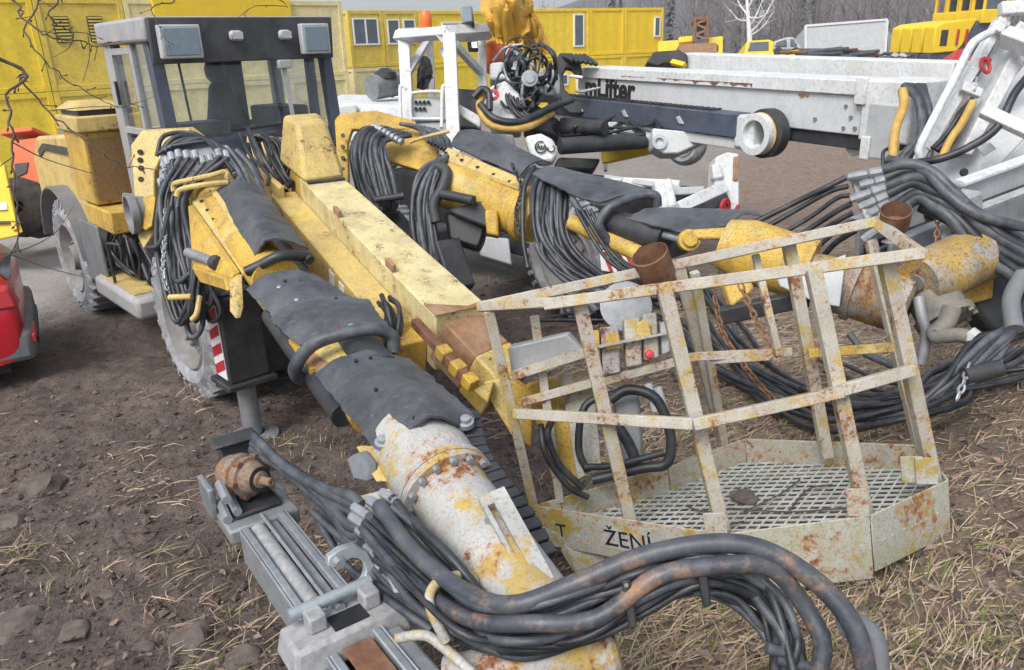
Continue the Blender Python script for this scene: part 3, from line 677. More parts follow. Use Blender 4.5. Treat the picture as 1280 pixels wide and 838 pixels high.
# birch
t = thing('birch_tree', 'white barked leafless birch beyond the yard', 'tree', at(938, 80, 56))
b0 = at(938, 85, 56); trunk = [b0, at(937, 48, 56), at(935, 20, 56), at(933, -10, 56), at(931, -40, 56)]
MB().tube(spline(trunk), [.22 - .16 * i / 24 for i in range(25)], 8).build('trunk', M['birch'], t)
cr = MB(); q = random.Random(5)
for s, e in (((937, 42), (972, -8)), ((936, 34), (955, -5)), ((935, 26), (912, 12)), ((934, 18), (915, -20)), ((934, 22), (968, 10)), ((937, 45), (968, 14)), ((934, 12), (950, -30))):
    a, b = at(*s, 56), at(*e, 56 + q.uniform(-2, 2)); pl = spline([a, a.lerp(b, .5) + V((0, 0, -.3)), b]); cr.tube(pl, [.07 * (1 - i / len(pl)) + .012 for i in range(len(pl))], 5)
    for _ in range(9):
        s2 = pl[q.randrange(2, len(pl))]; cr.tube([s2, s2 + V((q.uniform(-1, 1), q.uniform(-1, 1), q.uniform(-.3, 1.2)))], [.02, .008], 4)
cr.build('crown', M['birch'], t)
# ------------------------------------------------------------------ the yellow drilling rig
RO = V((-2.92, 6.46, 0)); RH = V((.66465, -.74715, 0)); RL = V((.74715, .66465, 0))
def RG(a, b, z): return RO + RH * a + RL * b + Z * z
rig = thing('drilling_rig', 'faded yellow three boom drilling rig with cab, work basket and bundles of hoses', 'drilling rig', RG(-1.5, 1.1, 0))
def wheel(fr, R, W, parent, mrim='rim'):
    """fr(a, b, c): b = outward axis, a and c in the wheel plane"""
    ax = fr(0, 1, 0) - fr(0, 0, 0)
    rim = MB().lathe(fr(0, 0, 0), ax, [(-.02, .0), (-.02, R * .16), (-.0, R * .2), (-.1, R * .24), (-.13, R * .46), (-.03, R * .54), (.0, R * .58), (-.02, R * .62), (-.1, R * .64)], 36).build('wheel', M[mrim], parent)
    MB().lathe(fr(0, 0, 0), ax, [(-W, R * .5), (-W, R * .62), (-W + .03, R * .82), (-W + .06, R * .95), (-W * .5, R * .97), (-.06, R * .955), (-.01, R * .86), (.02, R * .76), (.0, R * .66), (-.03, R * .58), (-.08, R * .55)], 56).build('tyre', M['tyre'], rim)
    lug = MB()
    nl = 30 if R > .5 else 0
    for i in range(nl):
        t = 2 * math.pi * i / 30; 
        def pt(da, rr, b): return fr(math.cos(t + da) * rr, b, math.sin(t + da) * rr)
        for s, (b0, b1) in enumerate(((-.004, -W * .52), (-W * .48, -W + .004))):
            o = .1 * s; q = [pt(-.05 + o, R * .93, b0), pt(.045 + o, R * .93, b0), pt(.075 + o, R * .95, b1), pt(-.015 + o, R * .95, b1), pt(-.04 + o, R * 1.0, b0 - .012), pt(.035 + o, R * 1.0, b0 - .012), pt(.065 + o, R * 1.005, b1), pt(-.01 + o, R * 1.005, b1)]
            lug.hexa(q)
        lug.hexa([pt(-.045, R * .84, -.012), pt(.04, R * .84, -.012), pt(.045, R * .95, -.05), pt(-.05, R * .95, -.05), pt(-.04, R * .86, .006), pt(.035, R * .86, .006), pt(.035, R * .985, -.018), pt(-.04, R * .985, -.018)])
    if nl: lug.build('tread_lugs', M['tyre'], rim, .004, kind='stuff')
    for i in range(10):
        t = 2 * math.pi * i / 10; p = fr(math.cos(t) * R * .35, -.11, math.sin(t) * R * .35); MB().cyl(p, p + ax * .03, .018, 6).build('wheel_nut', M['steeld'], rim)
for a in (0, -3.52):
    wheel(lambda x, b, c, a=a: RG(a + x, -b, .7 + c), .70, .42, rig)
    wheel(lambda x, b, c, a=a: RG(a + x, 2.45 + b, .7 + c), .70, .42, rig)
MB().box((-4.9, .55, .5), (.75, 1.95, 1.15), RG).build('chassis', M['dark'], rig, .03)
MB().box((-4.9, .3, 1.15), (-1.8, 2.1, 1.5), RG).build('frame_deck', M['dark'], rig, .03)
for a in (0, -3.52): MB().box((a - .15, .35, .55), (a + .15, 2.1, .85), RG).build('axle', M['dark'], rig, .03)
# engine cover, fender, radiator box
MB().prism([RG(-4.9, .12, 1.2), RG(-4.85, .12, 1.8), RG(-4.45, .12, 2.06), RG(-3.0, .12, 2.16), RG(-2.62, .12, 2.1), RG(-2.55, .12, 1.35), RG(-2.75, .12, 1.2)], RL * 2.0).build('engine_cover', M['yelpale'], rig, .04)
MB().prism([RG(-4.4, .1, 1.9), RG(-4.1, .1, 2.0), RG(-2.75, .1, 2.03), RG(-2.75, .1, 1.94), RG(-4.08, .1, 1.92), RG(-4.4, .1, 1.82)], RL * .05).build('cover_trim', M['dark'], rig)
g_ = []
for i in range(15):
    t = math.radians(8 + i * 11.4); row = []
    for b in (-.06, .12, .5): row.append(RG(-3.52 + math.cos(t) * .86, b, .7 + math.sin(t) * .86))
    g_.append(row)
MB().sheet(g_, .02).build('fender', M['grey'], rig)
MB().prism([RG(-2.74, -.02, .62), RG(-2.66, -.02, 1.3), RG(-1.98, -.02, 1.3), RG(-2.0, -.02, .62)], RL * .03).build('mudguard', M['grey'], rig, .01)
MB().prism([RG(-2.3, -.08, .52), RG(-2.3, -.08, .74), RG(-.95, -.08, .74), RG(-.95, -.08, .52)], RL * .55).build('step', M['cabgrey'], rig, .05)
MB().box((-2.2, -.03, .742), (-1.1, .4, .756), RG).build('step_tread', M['yelpale'], rig)
hr = MB().tube(spline([RG(-1.72, -.02, .76), RG(-1.72, -.02, 1.12), RG(-1.66, 0, 1.17), RG(-1.5, .05, 1.17)]), .016, 8).build('grab_rail', M['dark'], rig)
rb = MB().prism([RG(-2.62, .02, 1.52), RG(-1.95, .02, 1.52), RG(-1.95, .45, 1.52), RG(-2.62, .45, 1.52)], Z * .72).build('radiator_box', M['yel'], rig, .015)
MB().box((-1.945, .05, 1.56), (-1.925, .42, 2.18), RG).build('grille', M['mesh'], rb)
for i in range(0): MB().box((-1.924, .05, 1.70 + i * .16), (-1.914, .42, 1.712 + i * .16), RG).build('grille_bar', M['yel'], rb)
MB().box((-2.66, -.02, 2.243), (-1.9, .49, 2.40), RG).build('top_band', M['yelpale'], rb, .02)
MB().prism([RG(-2.6, .04, 2.402), RG(-1.96, .04, 2.402), RG(-1.96, .43, 2.402), RG(-2.6, .43, 2.402)], Z * .05).build('lid_seal', M['dark'], rb)
MB().hexa([RG(-2.64, 0, 2.453), RG(-1.92, 0, 2.453), RG(-1.92, .47, 2.453), RG(-2.64, .47, 2.453), RG(-2.52, .1, 2.53), RG(-2.02, .1, 2.53), RG(-2.02, .38, 2.53), RG(-2.52, .38, 2.53)]).build('lid', M['yelpale'], rb, .01)
MB().box((-2.45, .02, 1.27), (-1.55, .5, 1.50), RG).build('support_shelf', M['yel'], rig, .02)
q = random.Random(21)
for i in range(16):
    a0 = q.uniform(-2.0, -1.0); p = [RG(a0, .1, 1.26), RG(a0 + q.uniform(-.25, .25), .05 + q.random() * .1, 1.05), RG(a0 + q.uniform(-.3, .3), .12, .85), RG(a0 + q.uniform(-.3, .3), .3, .78)]
    hose(p, q.uniform(.01, .022), M['hose'], rig, 'engine_hose')
MB().box((-1.95, .3, .74), (-.75, .7, 1.28), RG).build('engine_block', M['dark'], rig, .03)
# cab
CB = lambda a, b, z: RG(a, b, z)
cab = MB().box((-1.72, .33, 1.4), (-.45, 2.07, 2.02), CB).build('cab', M['yelpale'], rig, .03)
MB().box((-1.705, .36, 2.02), (-.47, 2.04, 2.2), CB).build('dash_panel', M['navy'], cab, .02)
MB().box((-1.75, .28, 3.04), (-.42, 2.07, 3.24), CB).build('cab_roof', M['cabgrey'], cab, .03)
MB().hexa([CB(-.415, .31, 2.86), CB(-.38, .31, 2.86), CB(-.38, 2.03, 2.86), CB(-.415, 2.03, 2.86), CB(-.415, .31, 3.23), CB(-.34, .31, 3.23), CB(-.34, 2.03, 3.23), CB(-.415, 2.03, 3.23)]).build('visor', M['visor'], cab, .01)
def post(a0, b0, a1, b1, w, m, z0=2.02, z1=3.04, nm='pillar'): MB().bar(CB(a0, b0, z0), CB(a1, b1, z1), w, w * 1.1, RH).build(nm, M[m], cab, .008)
post(-.46, .38, -.56, .38, .11, 'navy'); post(-.46, 2.02, -.56, 2.02, .1, 'navy')
post(-1.66, .38, -1.66, .38, .12, 'cabgrey', 1.42); post(-1.66, 2.02, -1.66, 2.02, .1, 'cabgrey')
post(-.95, .345, -.97, .345, .06, 'cabgrey'); post(-1.55, .345, -1.55, .345, .05, 'cabgrey'); post(-.9, 2.04, -.9, 2.04, .08, 'navy')
for z in (2.24, 2.95): MB().box((-1.52, .32, z), (-.98, .37, z + .06), CB).build('door_rail', M['cabgrey'], cab, .005)
MB().box((-1.50, .29, 2.5), (-1.47, .318, 2.72), CB).build('door_handle', M['black'], cab, .005)
MB().box((-1.725, .45, 1.95), (-1.68, 1.95, 2.25), CB).build('rear_wall', M['navy'], cab)
MB().bar(CB(-1.66, 1.35, 2.2), CB(-1.66, 1.35, 3.03), .05, .05, RH).build('rear_mullion', M['navy'], cab)
MB().bar(CB(-1.66, 1.02, 2.2), CB(-1.66, .98, 3.03), .02, .02, RH).build('rear_mullion', M['navy'], cab)
def pane(pts, m='gls', nm='window_pane'): MB().prism(pts, (pts[1] - pts[0]).cross(pts[3] - pts[0]).normalized() * .006).build(nm, M[m], cab)
pane([CB(-.47, .45, 2.2), CB(-.47, 1.97, 2.2), CB(-.56, 1.97, 3.03), CB(-.56, .45, 3.03)])
pane([CB(-1.5, .35, 2.3), CB(-1.0, .35, 2.3), CB(-1.0, .35, 2.95), CB(-1.5, .35, 2.95)])
pane([CB(-.92, .35, 2.04), CB(-.55, .35, 2.04), CB(-.62, .35, 3.03), CB(-.93, .35, 3.03)])
pane([CB(-1.68, .45, 2.26), CB(-1.68, 1.97, 2.26), CB(-1.68, 1.97, 3.03), CB(-1.68, .45, 3.03)])
pane([CB(-1.6, 2.03, 2.1), CB(-.6, 2.03, 2.1), CB(-.6, 2.03, 3.03), CB(-1.6, 2.03, 3.03)])
seat = MB(); seat.hexa([CB(-1.45, 1.05, 2.03), CB(-1.0, 1.05, 2.03), CB(-1.0, 1.5, 2.03), CB(-1.45, 1.5, 2.03), CB(-1.45, 1.05, 2.2), CB(-1.0, 1.05, 2.2), CB(-1.0, 1.5, 2.2), CB(-1.45, 1.5, 2.2)])
seat.build('driver_seat', M['dark'], cab, .05)
MB().hexa([CB(-1.5, 1.08, 2.2), CB(-1.36, 1.08, 2.2), CB(-1.36, 1.5, 2.2), CB(-1.5, 1.5, 2.2), CB(-1.55, 1.2, 2.66), CB(-1.45, 1.2, 2.66), CB(-1.45, 1.44, 2.66), CB(-1.55, 1.44, 2.66)]).build('seat_back', M['dark'], cab, .05)
MB().lathe(CB(-1.5, 1.29, 2.66), Z, [(0, .0), (.0, .06), (.05, .1), (.14, .11), (.21, .08), (.24, .0)], 14).build('headrest', M['dark'], cab)
MB().box((-1.0, .5, 2.2), (-.6, 1.0, 2.34), CB).build('console', M['dark'], cab, .03)
MB().box((-1.4, 1.55, 2.2), (-.75, 1.9, 2.42), CB).build('console', M['dark'], cab, .03)
MB().box((-1.66, 1.38, 2.2), (-1.58, 1.62, 3.02), CB).build('cab_cabinet', M['dark'], cab, .01)
MB().box((-.40, 1.43, 2.78), (-.35, 1.56, 2.86), CB).build('wiper_motor', M['lgrey'], cab, .01)
MB().bar(CB(-.40, 1.5, 2.8), CB(-.36, 1.52, 2.16), .035, .02, RH).build('wiper_arm', M['lgrey'], cab)
MB().bar(CB(-.42, .95, 2.26), CB(-.42, 1.5, 2.28), .02, .02, Z).build('wiper_blade', M['black'], cab)
for b0, b1 in ((.36, .71), (1.66, 1.95)):
    o = MB().box((-.35, b0, 2.90), (-.27, b1, 3.17), CB).build('flood_lamp', M['lgrey'], cab, .012)
    MB().box((-.275, b0 + .025, 2.925), (-.262, b1 - .025, 3.145), CB).build('lens', M['lamp'], cab, .006)
for b in (.98, 1.45):
    MB().box((-.36, b, 3.03), (-.30, b + .13, 3.12), CB).build('head_lamp', M['lgrey'], cab, .03); MB().box((-.305, b + .012, 3.042), (-.292, b + .118, 3.108), CB).build('lens', M['mirror'], cab, .02)
# front frame, jack
MB().box((.75, .2, .55), (1.1, 2.3, 1.35), RG).build('front_frame', M['dark'], rig, .03)
MB().prism([RG(1.1, .2, .5), RG(1.1, 1.2, .42), RG(1.12, 1.2, 1.0), RG(1.12, .2, 1.05)], RH * .04).build('front_plate', M['dark'], rig, .01)
jk = MB().box((1.02, -.12, .56), (1.3, .2, 1.24), RG).build('jack', M['dark'], rig, .015)
MB().box((.98, -.16, .51), (1.34, .24, .557), RG).build('jack_plate', M['dark'], jk, .01)
MB().box((1.08, -.08, 1.243), (1.26, .16, 1.28), RG).build('jack_cap', M['steeld'], jk, .01)
MB().cyl(RG(1.16, .04, .51), RG(1.16, .04, .0), .075, 18).build('jack_leg', M['steeld'], jk)
MB().lathe(RG(1.16, .04, 0), Z, [(-.05, .0), (-.05, .2), (.03, .2), (.05, .09)], 20).build('jack_foot', M['steeld'], jk)
pl = lambda u, z: RG(1.06 + u * .2, -.123, .59 + z)
MB().prism([pl(0, 0), pl(1, 0), pl(1, .6), pl(0, .6)], -RL * .006).build('chevron_plate', M['whitep'], jk)
for i in range(4):
    z = .0 + i * .14; MB().prism([pl(.02, z + .08), pl(.02, z), pl(.98, min(.6, z + .09)), pl(.98, min(.6, z + .17))], -RL * .003 ).build('chevron_stripe', M['red'], jk).location = -RL * .0065

# ---- left boom
def d1(y): return 1 / (.161 + (y - 255) * .000497)
L0, L1 = at(262, 250, 6.25), at(568, 616, 2.93)
boom = MB().tube([L0, L0.lerp(L1, .45)], .15, 24).build('boom', M['yel'], rig)
B = lambda t, off=0: L0.lerp(L1, t)
bu = (L1 - L0).normalized(); bv = bu.cross(Z).normalized(); bw = bv.cross(bu)
BF = frame(L0, bu)
# bracket at the boom root
p = pxs([(163, 182, 6.35), (177, 163, 6.35), (236, 160, 6.5), (252, 172, 6.5), (206, 188, 6.35), (193, 216, 6.3), (193, 290, 6.2), (179, 312, 6.2), (172, 296, 6.25)])
MB().prism(p, RL * .06 - RH * .05).build('root_bracket', M['yelpale'], boom, .01)
bolts(pxs([(176, 190, 6.33), (176, 200, 6.32), (177, 210, 6.31), (177, 224, 6.3)]), -RL + RH, .022, .02, M['dark'], boom)
c = at(170, 266, 6.2); MB().lathe(c, -RL * .95 - RH * .1, [(.0, .155), (.05, .165), (.06, .165), (.06, .135), (-.08, .12)], 28).build('pivot_ring', M['steeld'], boom)
MB().prism(pxs([(176, 250, 6.15), (196, 244, 6.1), (192, 284, 6.1), (182, 290, 6.1)]), -RH * .1).build('pivot_lug', M['yel'], boom, .02)
p = pxs([(198, 225, 6.1), (200, 196, 6.15), (213, 184, 6.2), (284, 181, 6.25), (296, 205, 6.15), (262, 214, 6.1), (240, 222, 6.05)])
MB().prism(p, FWD * .05).build('hose_plate', M['steeld'], boom, .008)
ft = [(204, 206, 6.1), (208, 198, 6.1), (213, 192, 6.1), (222, 189, 6.1), (232, 190, 6.1), (243, 190, 6.1), (252, 196, 6.1), (262, 194, 6.1), (272, 188, 6.1), (200, 225, 6.1), (203, 235, 6.05), (282, 190, 6.1)]
for f in ft: MB().cyl(at(*f), at(f[0] + 3, f[1] + 9, f[2] - .03), .026, 8).build('hose_fitting', M['steel'], boom)
q = random.Random(8)
for i, f in enumerate(ft):
    x0, y0, d = f; s = i / len(ft)
    low = 330 + 95 * q.random(); xm = 198 + 22 * q.random() + 30 * s
    hose(pxs([(x0 + 3, y0 + 8, d - .04), (xm - 2, y0 + 55, 5.95), (xm, (low + 250) / 2, 5.8), (xm + 14, low, 5.7), (xm + 30, low - 8, 5.65), (238 + 20 * q.random(), 335, 5.6), (252 + 8 * q.random(), 285, 5.7), (278, 262, 5.8)]), q.uniform(.017, .024), M['hose' if i % 3 else 'hoseg'], boom)
for i in range(7):
    e = i / 6; hose(pxs([(203 + 4 * i, 228, 6.05), (196 + 7 * i, 290, 5.85), (203 + 6 * i, 345 + 12 * e, 5.7), (222 + 5 * i, 395 + 14 * q.random(), 5.6), (238 + 2 * i, 360, 5.55), (243 + 3 * i, 300, 5.6), (262 + 2 * i, 268, 5.75)]), .021, M['hose'], boom)
for i in range(7):
    hose(pxs([(196 + 3 * i, 195 - 2 * i, 6.15), (205 + 8 * i, 172 + .5 * i, 6.2), (242 + 4 * i, 168 + 2 * i, 6.25), (268 + 4 * i, 185 + 2 * i, 6.15), (292 + 2 * i, 215 + 4 * i, 6.0)]), .021, M['hoseg' if i % 2 else 'hose'], boom)
for i in range(4): hose(pxs([(272 + 8 * i, 188, 6.1), (288 + 8 * i, 205 + 2 * i, 6.05), (302 + 7 * i, 232, 5.95), (318 + 6 * i, 262, 5.8)]), .024, M['hoseg'], boom)
MB().tube(spline(pxs([(240, 400, 5.5), (246, 392, 5.48), (250, 370, 5.5)])), .02, 8).build('hose_tie', M['yelpale'], boom)
MB().cyl(at(212, 372, 5.58), at(240, 371, 5.52), .022, 10).build('hose_clamp', M['yelpale'], boom)
for pa in ([(217, 240, 5.85), (217, 232, 5.85), (224, 228, 5.82), (262, 220, 5.85), (282, 215, 5.9), (284, 225, 5.9)], [(220, 246, 5.8), (226, 237, 5.8), (256, 231, 5.8), (285, 228, 5.85)]):
    MB().tube(spline(pxs(pa), 4), .02, 8).build('grab_bar', M['yelpale'], boom)
def chain(pts, parent, r=.012, mat='steel', s=.045):
    P = resamp(spline(pxs(pts)), max(4, int(sum((a - b).length for a, b in zip(pxs(pts), pxs(pts)[1:])) / (s * .72)))); mb = MB()
    for i, (a, b) in enumerate(zip(P, P[1:])):
        m = (a + b) / 2; u = (b - a).normalized(); x = u.orthogonal().normalized()
        if i % 2: x = u.cross(x)
        mb.tube([m + u * math.cos(t) * s * .58 + x * math.sin(t) * s * .3 for t in [k * math.pi / 5 for k in range(10)]], r * .55, 5, closed=True)
    return mb.build('chain', M[mat], parent, kind='stuff')
chain([(207, 262, 5.8), (206, 300, 5.7), (204, 340, 5.62), (209, 362, 5.55)], boom)
MB().tube(spline(pxs([(184, 310, 5.75), (200, 304, 5.7), (212, 258, 5.75)]), 4), .016, 8).build('hose_strap', M['dark'], boom)
# slotted side flange along the boom body
e0, e1, e2, e3 = at(240, 252, 5.9), at(266, 238, 6.0), at(324, 318, 4.95), at(303, 342, 4.85)
MB().prism([e0, e1, e2, e3], V((0, 0, -.03))).build('side_flange', M['yelpale'], boom, .006)
MB().prism(pxs([(262, 241, 5.93), (268, 238, 5.95), (323, 315, 4.93), (316, 320, 4.9)]), V((0, 0, .03))).build('clamp_strip', M['yelpale'], boom, .005)
for i in range(7):
    t = (i + .5) / 7; pa = e0.lerp(e3, t).lerp(e1.lerp(e2, t), .32); MB().cyl(pa, pa + Z * .012, .016, 8).build('bolt', M['dark'], boom)
    pa = e0.lerp(e3, t).lerp(e1.lerp(e2, t), .85); MB().cyl(pa + Z * .03, pa + Z * .045, .016, 8).build('bolt', M['dark'], boom)
MB().prism(pxs([(243, 256, 5.85), (301, 340, 4.85), (296, 352, 4.85), (250, 335, 5.4)]), bv * .05).build('side_plate', M['yel'], boom, .01)
MB().prism(pxs([(250, 332, 5.35), (292, 345, 4.85), (296, 362, 4.8), (262, 352, 5.3)]), bv * .06).build('lower_lug', M['yel'], boom, .01)
MB().prism(pxs([(293, 350, 4.75), (303, 342, 4.75), (305, 384, 4.72), (301, 398, 4.72), (293, 388, 4.73)]), bv * .03).build('end_tab', M['yelpale'], boom, .006)
MB().cyl(at(235, 316, 5.4), at(272, 330, 5.1), .035, 12).build('hose_coupling', M['steeld'], boom); MB().cyl(at(268, 328, 5.1), at(274, 331, 5.05), .05, 12).build('hose_coupling', M['dark'], boom)
MATS = []
def on_mat(x, y, lift=.004):
    best = None
    for g_ in MATS:
        for row in g_:
            for p_ in row:
                v_ = p_ - EYE; d_ = v_.dot(FWD); e = (640 + FPX * v_.dot(RGT) / d_ - x) ** 2 + (419 - FPX * v_.dot(UPV) / d_ - y) ** 2
                if best is None or e < best[0]: best = (e, d_)
    return at(x, y, best[1]) + Z * lift
def mat_sheet(top, bot, left, right, parent, bulge=.05, th=.013, wav=.004, seed=1, name='rubber_mat', m='rub'):
    g_ = coons(pxs(top), pxs(bot), pxs(left), pxs(right), 16, 16)
    for j, row in enumerate(g_):
        for i, p_ in enumerate(row):
            u = i / 15; v = j / 15
            if i in (0, 15) or j in (0, 15): p_ += V((noise.noise(p_ * 23), noise.noise(p_ * 23 + V((7, 0, 0))), 0)) * .014
            p_ += Z * (bulge * math.sin(math.pi * u) + wav * noise.noise(V((u * 4 + seed * 7, v * 4, 0))) + wav * .5 * noise.noise(V((u * 11, v * 11 + seed, 3))))
    MATS.append(g_); return MB().sheet(g_, th).build(name, M[m], parent, sharp=50)
mat_sheet([(267, 240, 5.9), (296, 232, 5.9), (327, 236, 5.9)], [(317, 322, 4.8), (332, 309, 4.72), (352, 306, 4.75), (386, 311, 4.85)], [(267, 240, 5.9), (317, 322, 4.8)], [(327, 236, 5.9), (386, 311, 4.85)], boom, .045, seed=1)
bundle([(275, 285, 5.75), (300, 315, 5.3), (325, 340, 4.95), (350, 362, 4.72), (390, 395, 4.4)], 9, .05, .016, [M['hose'], M['hoseg']], boom, 4)
bundle([(335, 322, 5.0), (356, 335, 4.85), (380, 352, 4.72), (420, 388, 4.45)], 8, .05, .015, [M['hoseg'], M['hose']], boom, 5)
hose(pxs([(308, 340, 4.7), (325, 330, 4.7), (352, 322, 4.7), (380, 319, 4.8), (388, 326, 4.8)]), .03, M['hose'], boom)
mat_sheet([(308, 362, 4.62), (330, 348, 4.62), (375, 342, 4.62), (404, 348, 4.62)], [(350, 406, 4.2), (385, 398, 4.15), (425, 392, 4.15), (466, 386, 4.22)], [(308, 362, 4.62), (330, 385, 4.4), (350, 406, 4.2)], [(404, 348, 4.62), (430, 366, 4.45), (466, 386, 4.22)], boom, .03, seed=3)
mat_sheet([(338, 399, 4.22), (362, 384, 4.25), (405, 378, 4.25), (460, 374, 4.28)], [(374, 432, 3.93), (420, 423, 3.88), (460, 414, 3.9), (488, 411, 3.98)], [(338, 399, 4.22), (352, 414, 4.08), (374, 432, 3.93)], [(460, 374, 4.28), (474, 392, 4.12), (488, 411, 3.98)], boom, .035, seed=4)
for x, y, m in ((414, 382, 'rustl'), (396, 384, 'rustl'), (421, 411, 'rust'), (439, 408, 'steel'), (371, 376, 'steel'), (349, 360, 'steel')):
    p_ = on_mat(x, y); MB().lathe(p_, -FWD * .4 + Z, [(-.02, .014), (.004, .014), (.008, .008), (.008, 0)], 10).build('bolt', M[m], boom)
# hose loop and inner tubes below the second mat
hose(pxs([(492, 440, 3.85), (488, 418, 3.85), (460, 414, 3.8), (410, 424, 3.75), (378, 440, 3.75), (370, 458, 3.8), (378, 472, 3.85), (390, 470, 3.9)]), .034, M['hoseg'], boom)
MB().cyl(at(392, 452, 3.95), at(440, 486, 3.6), .055, 18).build('slide_tube', M['rustl'], boom)
MB().cyl(at(372, 420, 4.3), at(402, 462, 3.85), .05, 16).build('slide_tube', M['steeld'], boom)
MB().cyl(at(425, 412, 4.2), at(480, 470, 3.6), .10, 20).build('boom_cylinder', M['dark'], boom)
MB().bar(at(365, 430, 4.1), at(392, 468, 3.8), .03, .06).build('slide_rail', M['yel'], boom)
MB().cyl(B(.40) - Z * .1, B(.82) - Z * .06, .13, 20).build('inner_tube', M['yel'], boom)
MB().cyl(at(340, 395, 4.5), at(430, 520, 3.55), .06, 16).build('boom_cylinder', M['dark'], boom)
mat_sheet([(392, 468, 3.66), (415, 452, 3.62), (462, 440, 3.62), (512, 448, 3.66)], [(482, 566, 3.0), (502, 551, 2.97), (520, 533, 2.95), (540, 522, 2.95), (556, 524, 2.97), (575, 535, 3.02), (588, 533, 3.08)], [(392, 468, 3.66), (420, 500, 3.45), (445, 532, 3.2), (466, 560, 3.05), (482, 566, 3.0)], [(512, 448, 3.66), (545, 475, 3.45), (572, 500, 3.25), (594, 520, 3.12), (588, 533, 3.08)], boom, .012, seed=6)
for x, y in ((479, 553), (582, 528)):
    p_ = on_mat(x, y); MB().lathe(p_, -FWD * .4 + Z, [(-.02, .034), (.002, .034), (.004, .022), (.02, .02), (.022, 0)], 12).build('bolt', M['steel'], boom)
for x, y in ((445, 451), (463, 447), (470, 487), (491, 483), (545, 516), (518, 523), (406, 352), (376, 351), (356, 351), (420, 373)):
    p_ = on_mat(x, y, -.004); MB().cyl(p_, p_ + (-FWD * .4 + Z).normalized() * .008, .009, 8).build('mat_hole', M['black'], boom)
# worn tube end with bolted flange
E0, E1 = at(532, 574, 3.08), at(668, 770, 2.42)
eu = (E1 - E0).normalized(); EF = frame(E0, eu)
MB().lathe(E0, eu, [(-.16, .17), (0, .185), (.09, .18), (.17, .165), (.175, .19), (.21, .19)], 32).build('boom_collar', M['tubeend'], boom, 0)
fl = .213
MB().lathe(E0, eu, [(fl, .1), (fl, .19), (fl + .035, .19), (fl + .036, .155), (fl + .08, .15), (.9, .145), (.905, .1)], 32).build('boom_end_tube', M['tubeend'], boom)
for i in range(16):
    t = 2 * math.pi * i / 16; p_ = EF(fl + .035, math.cos(t) * .172, math.sin(t) * .172); MB().cyl(p_, p_ + eu * .022, .014, 6).build('flange_bolt', M['steel'], boom)
MB().prism(pxs([(452, 556, 3.12), (500, 560, 3.1), (520, 600, 2.98), (478, 600, 2.98)]), bv * .03).build('side_bracket', M['yelpale'], boom, .008)
MB().prism(pxs([(432, 572, 3.05), (445, 566, 3.05), (458, 582, 3.0), (458, 604, 2.98), (440, 600, 3.02)]), -bv * .05).build('limit_switch', M['grey'], boom, .02)
# slotted bar along the tube end
sbp = [(597, 622), (630, 608), (693, 722), (660, 736)]
s0, s1, s2, s3 = [at(x, y, 2.63 - (y - 610) * .0022) for x, y in sbp]
sb = MB()
for a0, a1, b0, b1 in ((0, 1, 0, .12), (0, 1, .88, 1), (0, .16, .12, .88), (.42, 1, .12, .88)):
    f = lambda u, v: s0.lerp(s1, u).lerp(s3.lerp(s2, u), v); n_ = (s1 - s0).cross(s3 - s0).normalized() * .02
    sb.prism([f(a0, b0), f(a1, b0), f(a1, b1), f(a0, b1)], n_)
sb.build('slotted_bar', M['worn'], boom, 0)
for i in range(5):
    p_ = at(612 + i * 12, 650 + i * 20, 2.66 - (40 + i * 20) * .0022); MB().cyl(p_ - Z * .03, p_ + Z * .0, .02, 6).build('bar_bolt', M['steel'], boom)
# cable drag chain beside the tube
pc = resamp(spline(pxs([(588, 520, 3.2), (600, 570, 3.0), (628, 610, 2.85), (660, 655, 2.7), (684, 700, 2.6)])), 16)
for a0, b0 in zip(pc, pc[1:]):
    MB().bar(a0, a0.lerp(b0, .86), .075, .05).build('drag_chain_link', M['dark'], boom, .006)
# crosswise cylinder at the very end of the boom
c0, c1 = at(560, 850, 2.35), at(772, 806, 2.3)
MB().lathe(c0, c1 - c0, [(0, .0), (0, .07), ((c1 - c0).length * .8, .075), ((c1 - c0).length * .8, .083), ((c1 - c0).length * .97, .083), ((c1 - c0).length, .07), ((c1 - c0).length, 0)], 28).build('tilt_cylinder', M['tubeend'], boom)
MB().prism(pxs([(612, 742, 2.5), (690, 742, 2.45), (700, 800, 2.35), (640, 812, 2.35)]), FWD * .12).build('knuckle', M['tubeend'], boom, .03)

# ---- feed of the left boom (rails, clamp, motor)
S0, S1 = at(316, 630, 3.4), at(492, 860, 2.32)
feed = MB(); _ff = frame(S0, S1 - S0); FF = lambda a, v, w: _ff(a, -v, w); LF = (S1 - S0).length
fd = feed.box((-.16, -.15, -.07), (.17, .15, -.0), FF).build('feed_beam', M['steeld'], rig, .012)
MB().box((-.12, -.1, .001), (.1, .1, .025), FF).build('motor_base', M['dark'], fd, .01)
mo = FF(-.02, 0, .13); fu = (S1 - S0).normalized(); fv = fu.cross(Z).normalized()
fwz = fv.cross(fu); mdir = (fu * .85 + fwz * .05 - fv * .35)
MB().lathe(mo - mdir * .14, mdir, [(0.0, 0.0), (0.0, 0.0672), (0.0172, 0.0756), (0.0688, 0.0773), (0.0731, 0.0924), (0.1075, 0.0924), (0.1118, 0.0823), (0.1376, 0.0823), (0.1419, 0.0907), (0.1591, 0.0907), (0.1634, 0.0756), (0.1892, 0.0672), (0.2064, 0.0546), (0.2107, 0.0521), (0.215, 0.0378), (0.2322, 0.0353), (0.2365, 0.0185), (0.2924, 0.0185), (0.2941, 0.0101), (0.2838, 0.0)], 24).build('rock_drill_motor', M['motor'], fd)
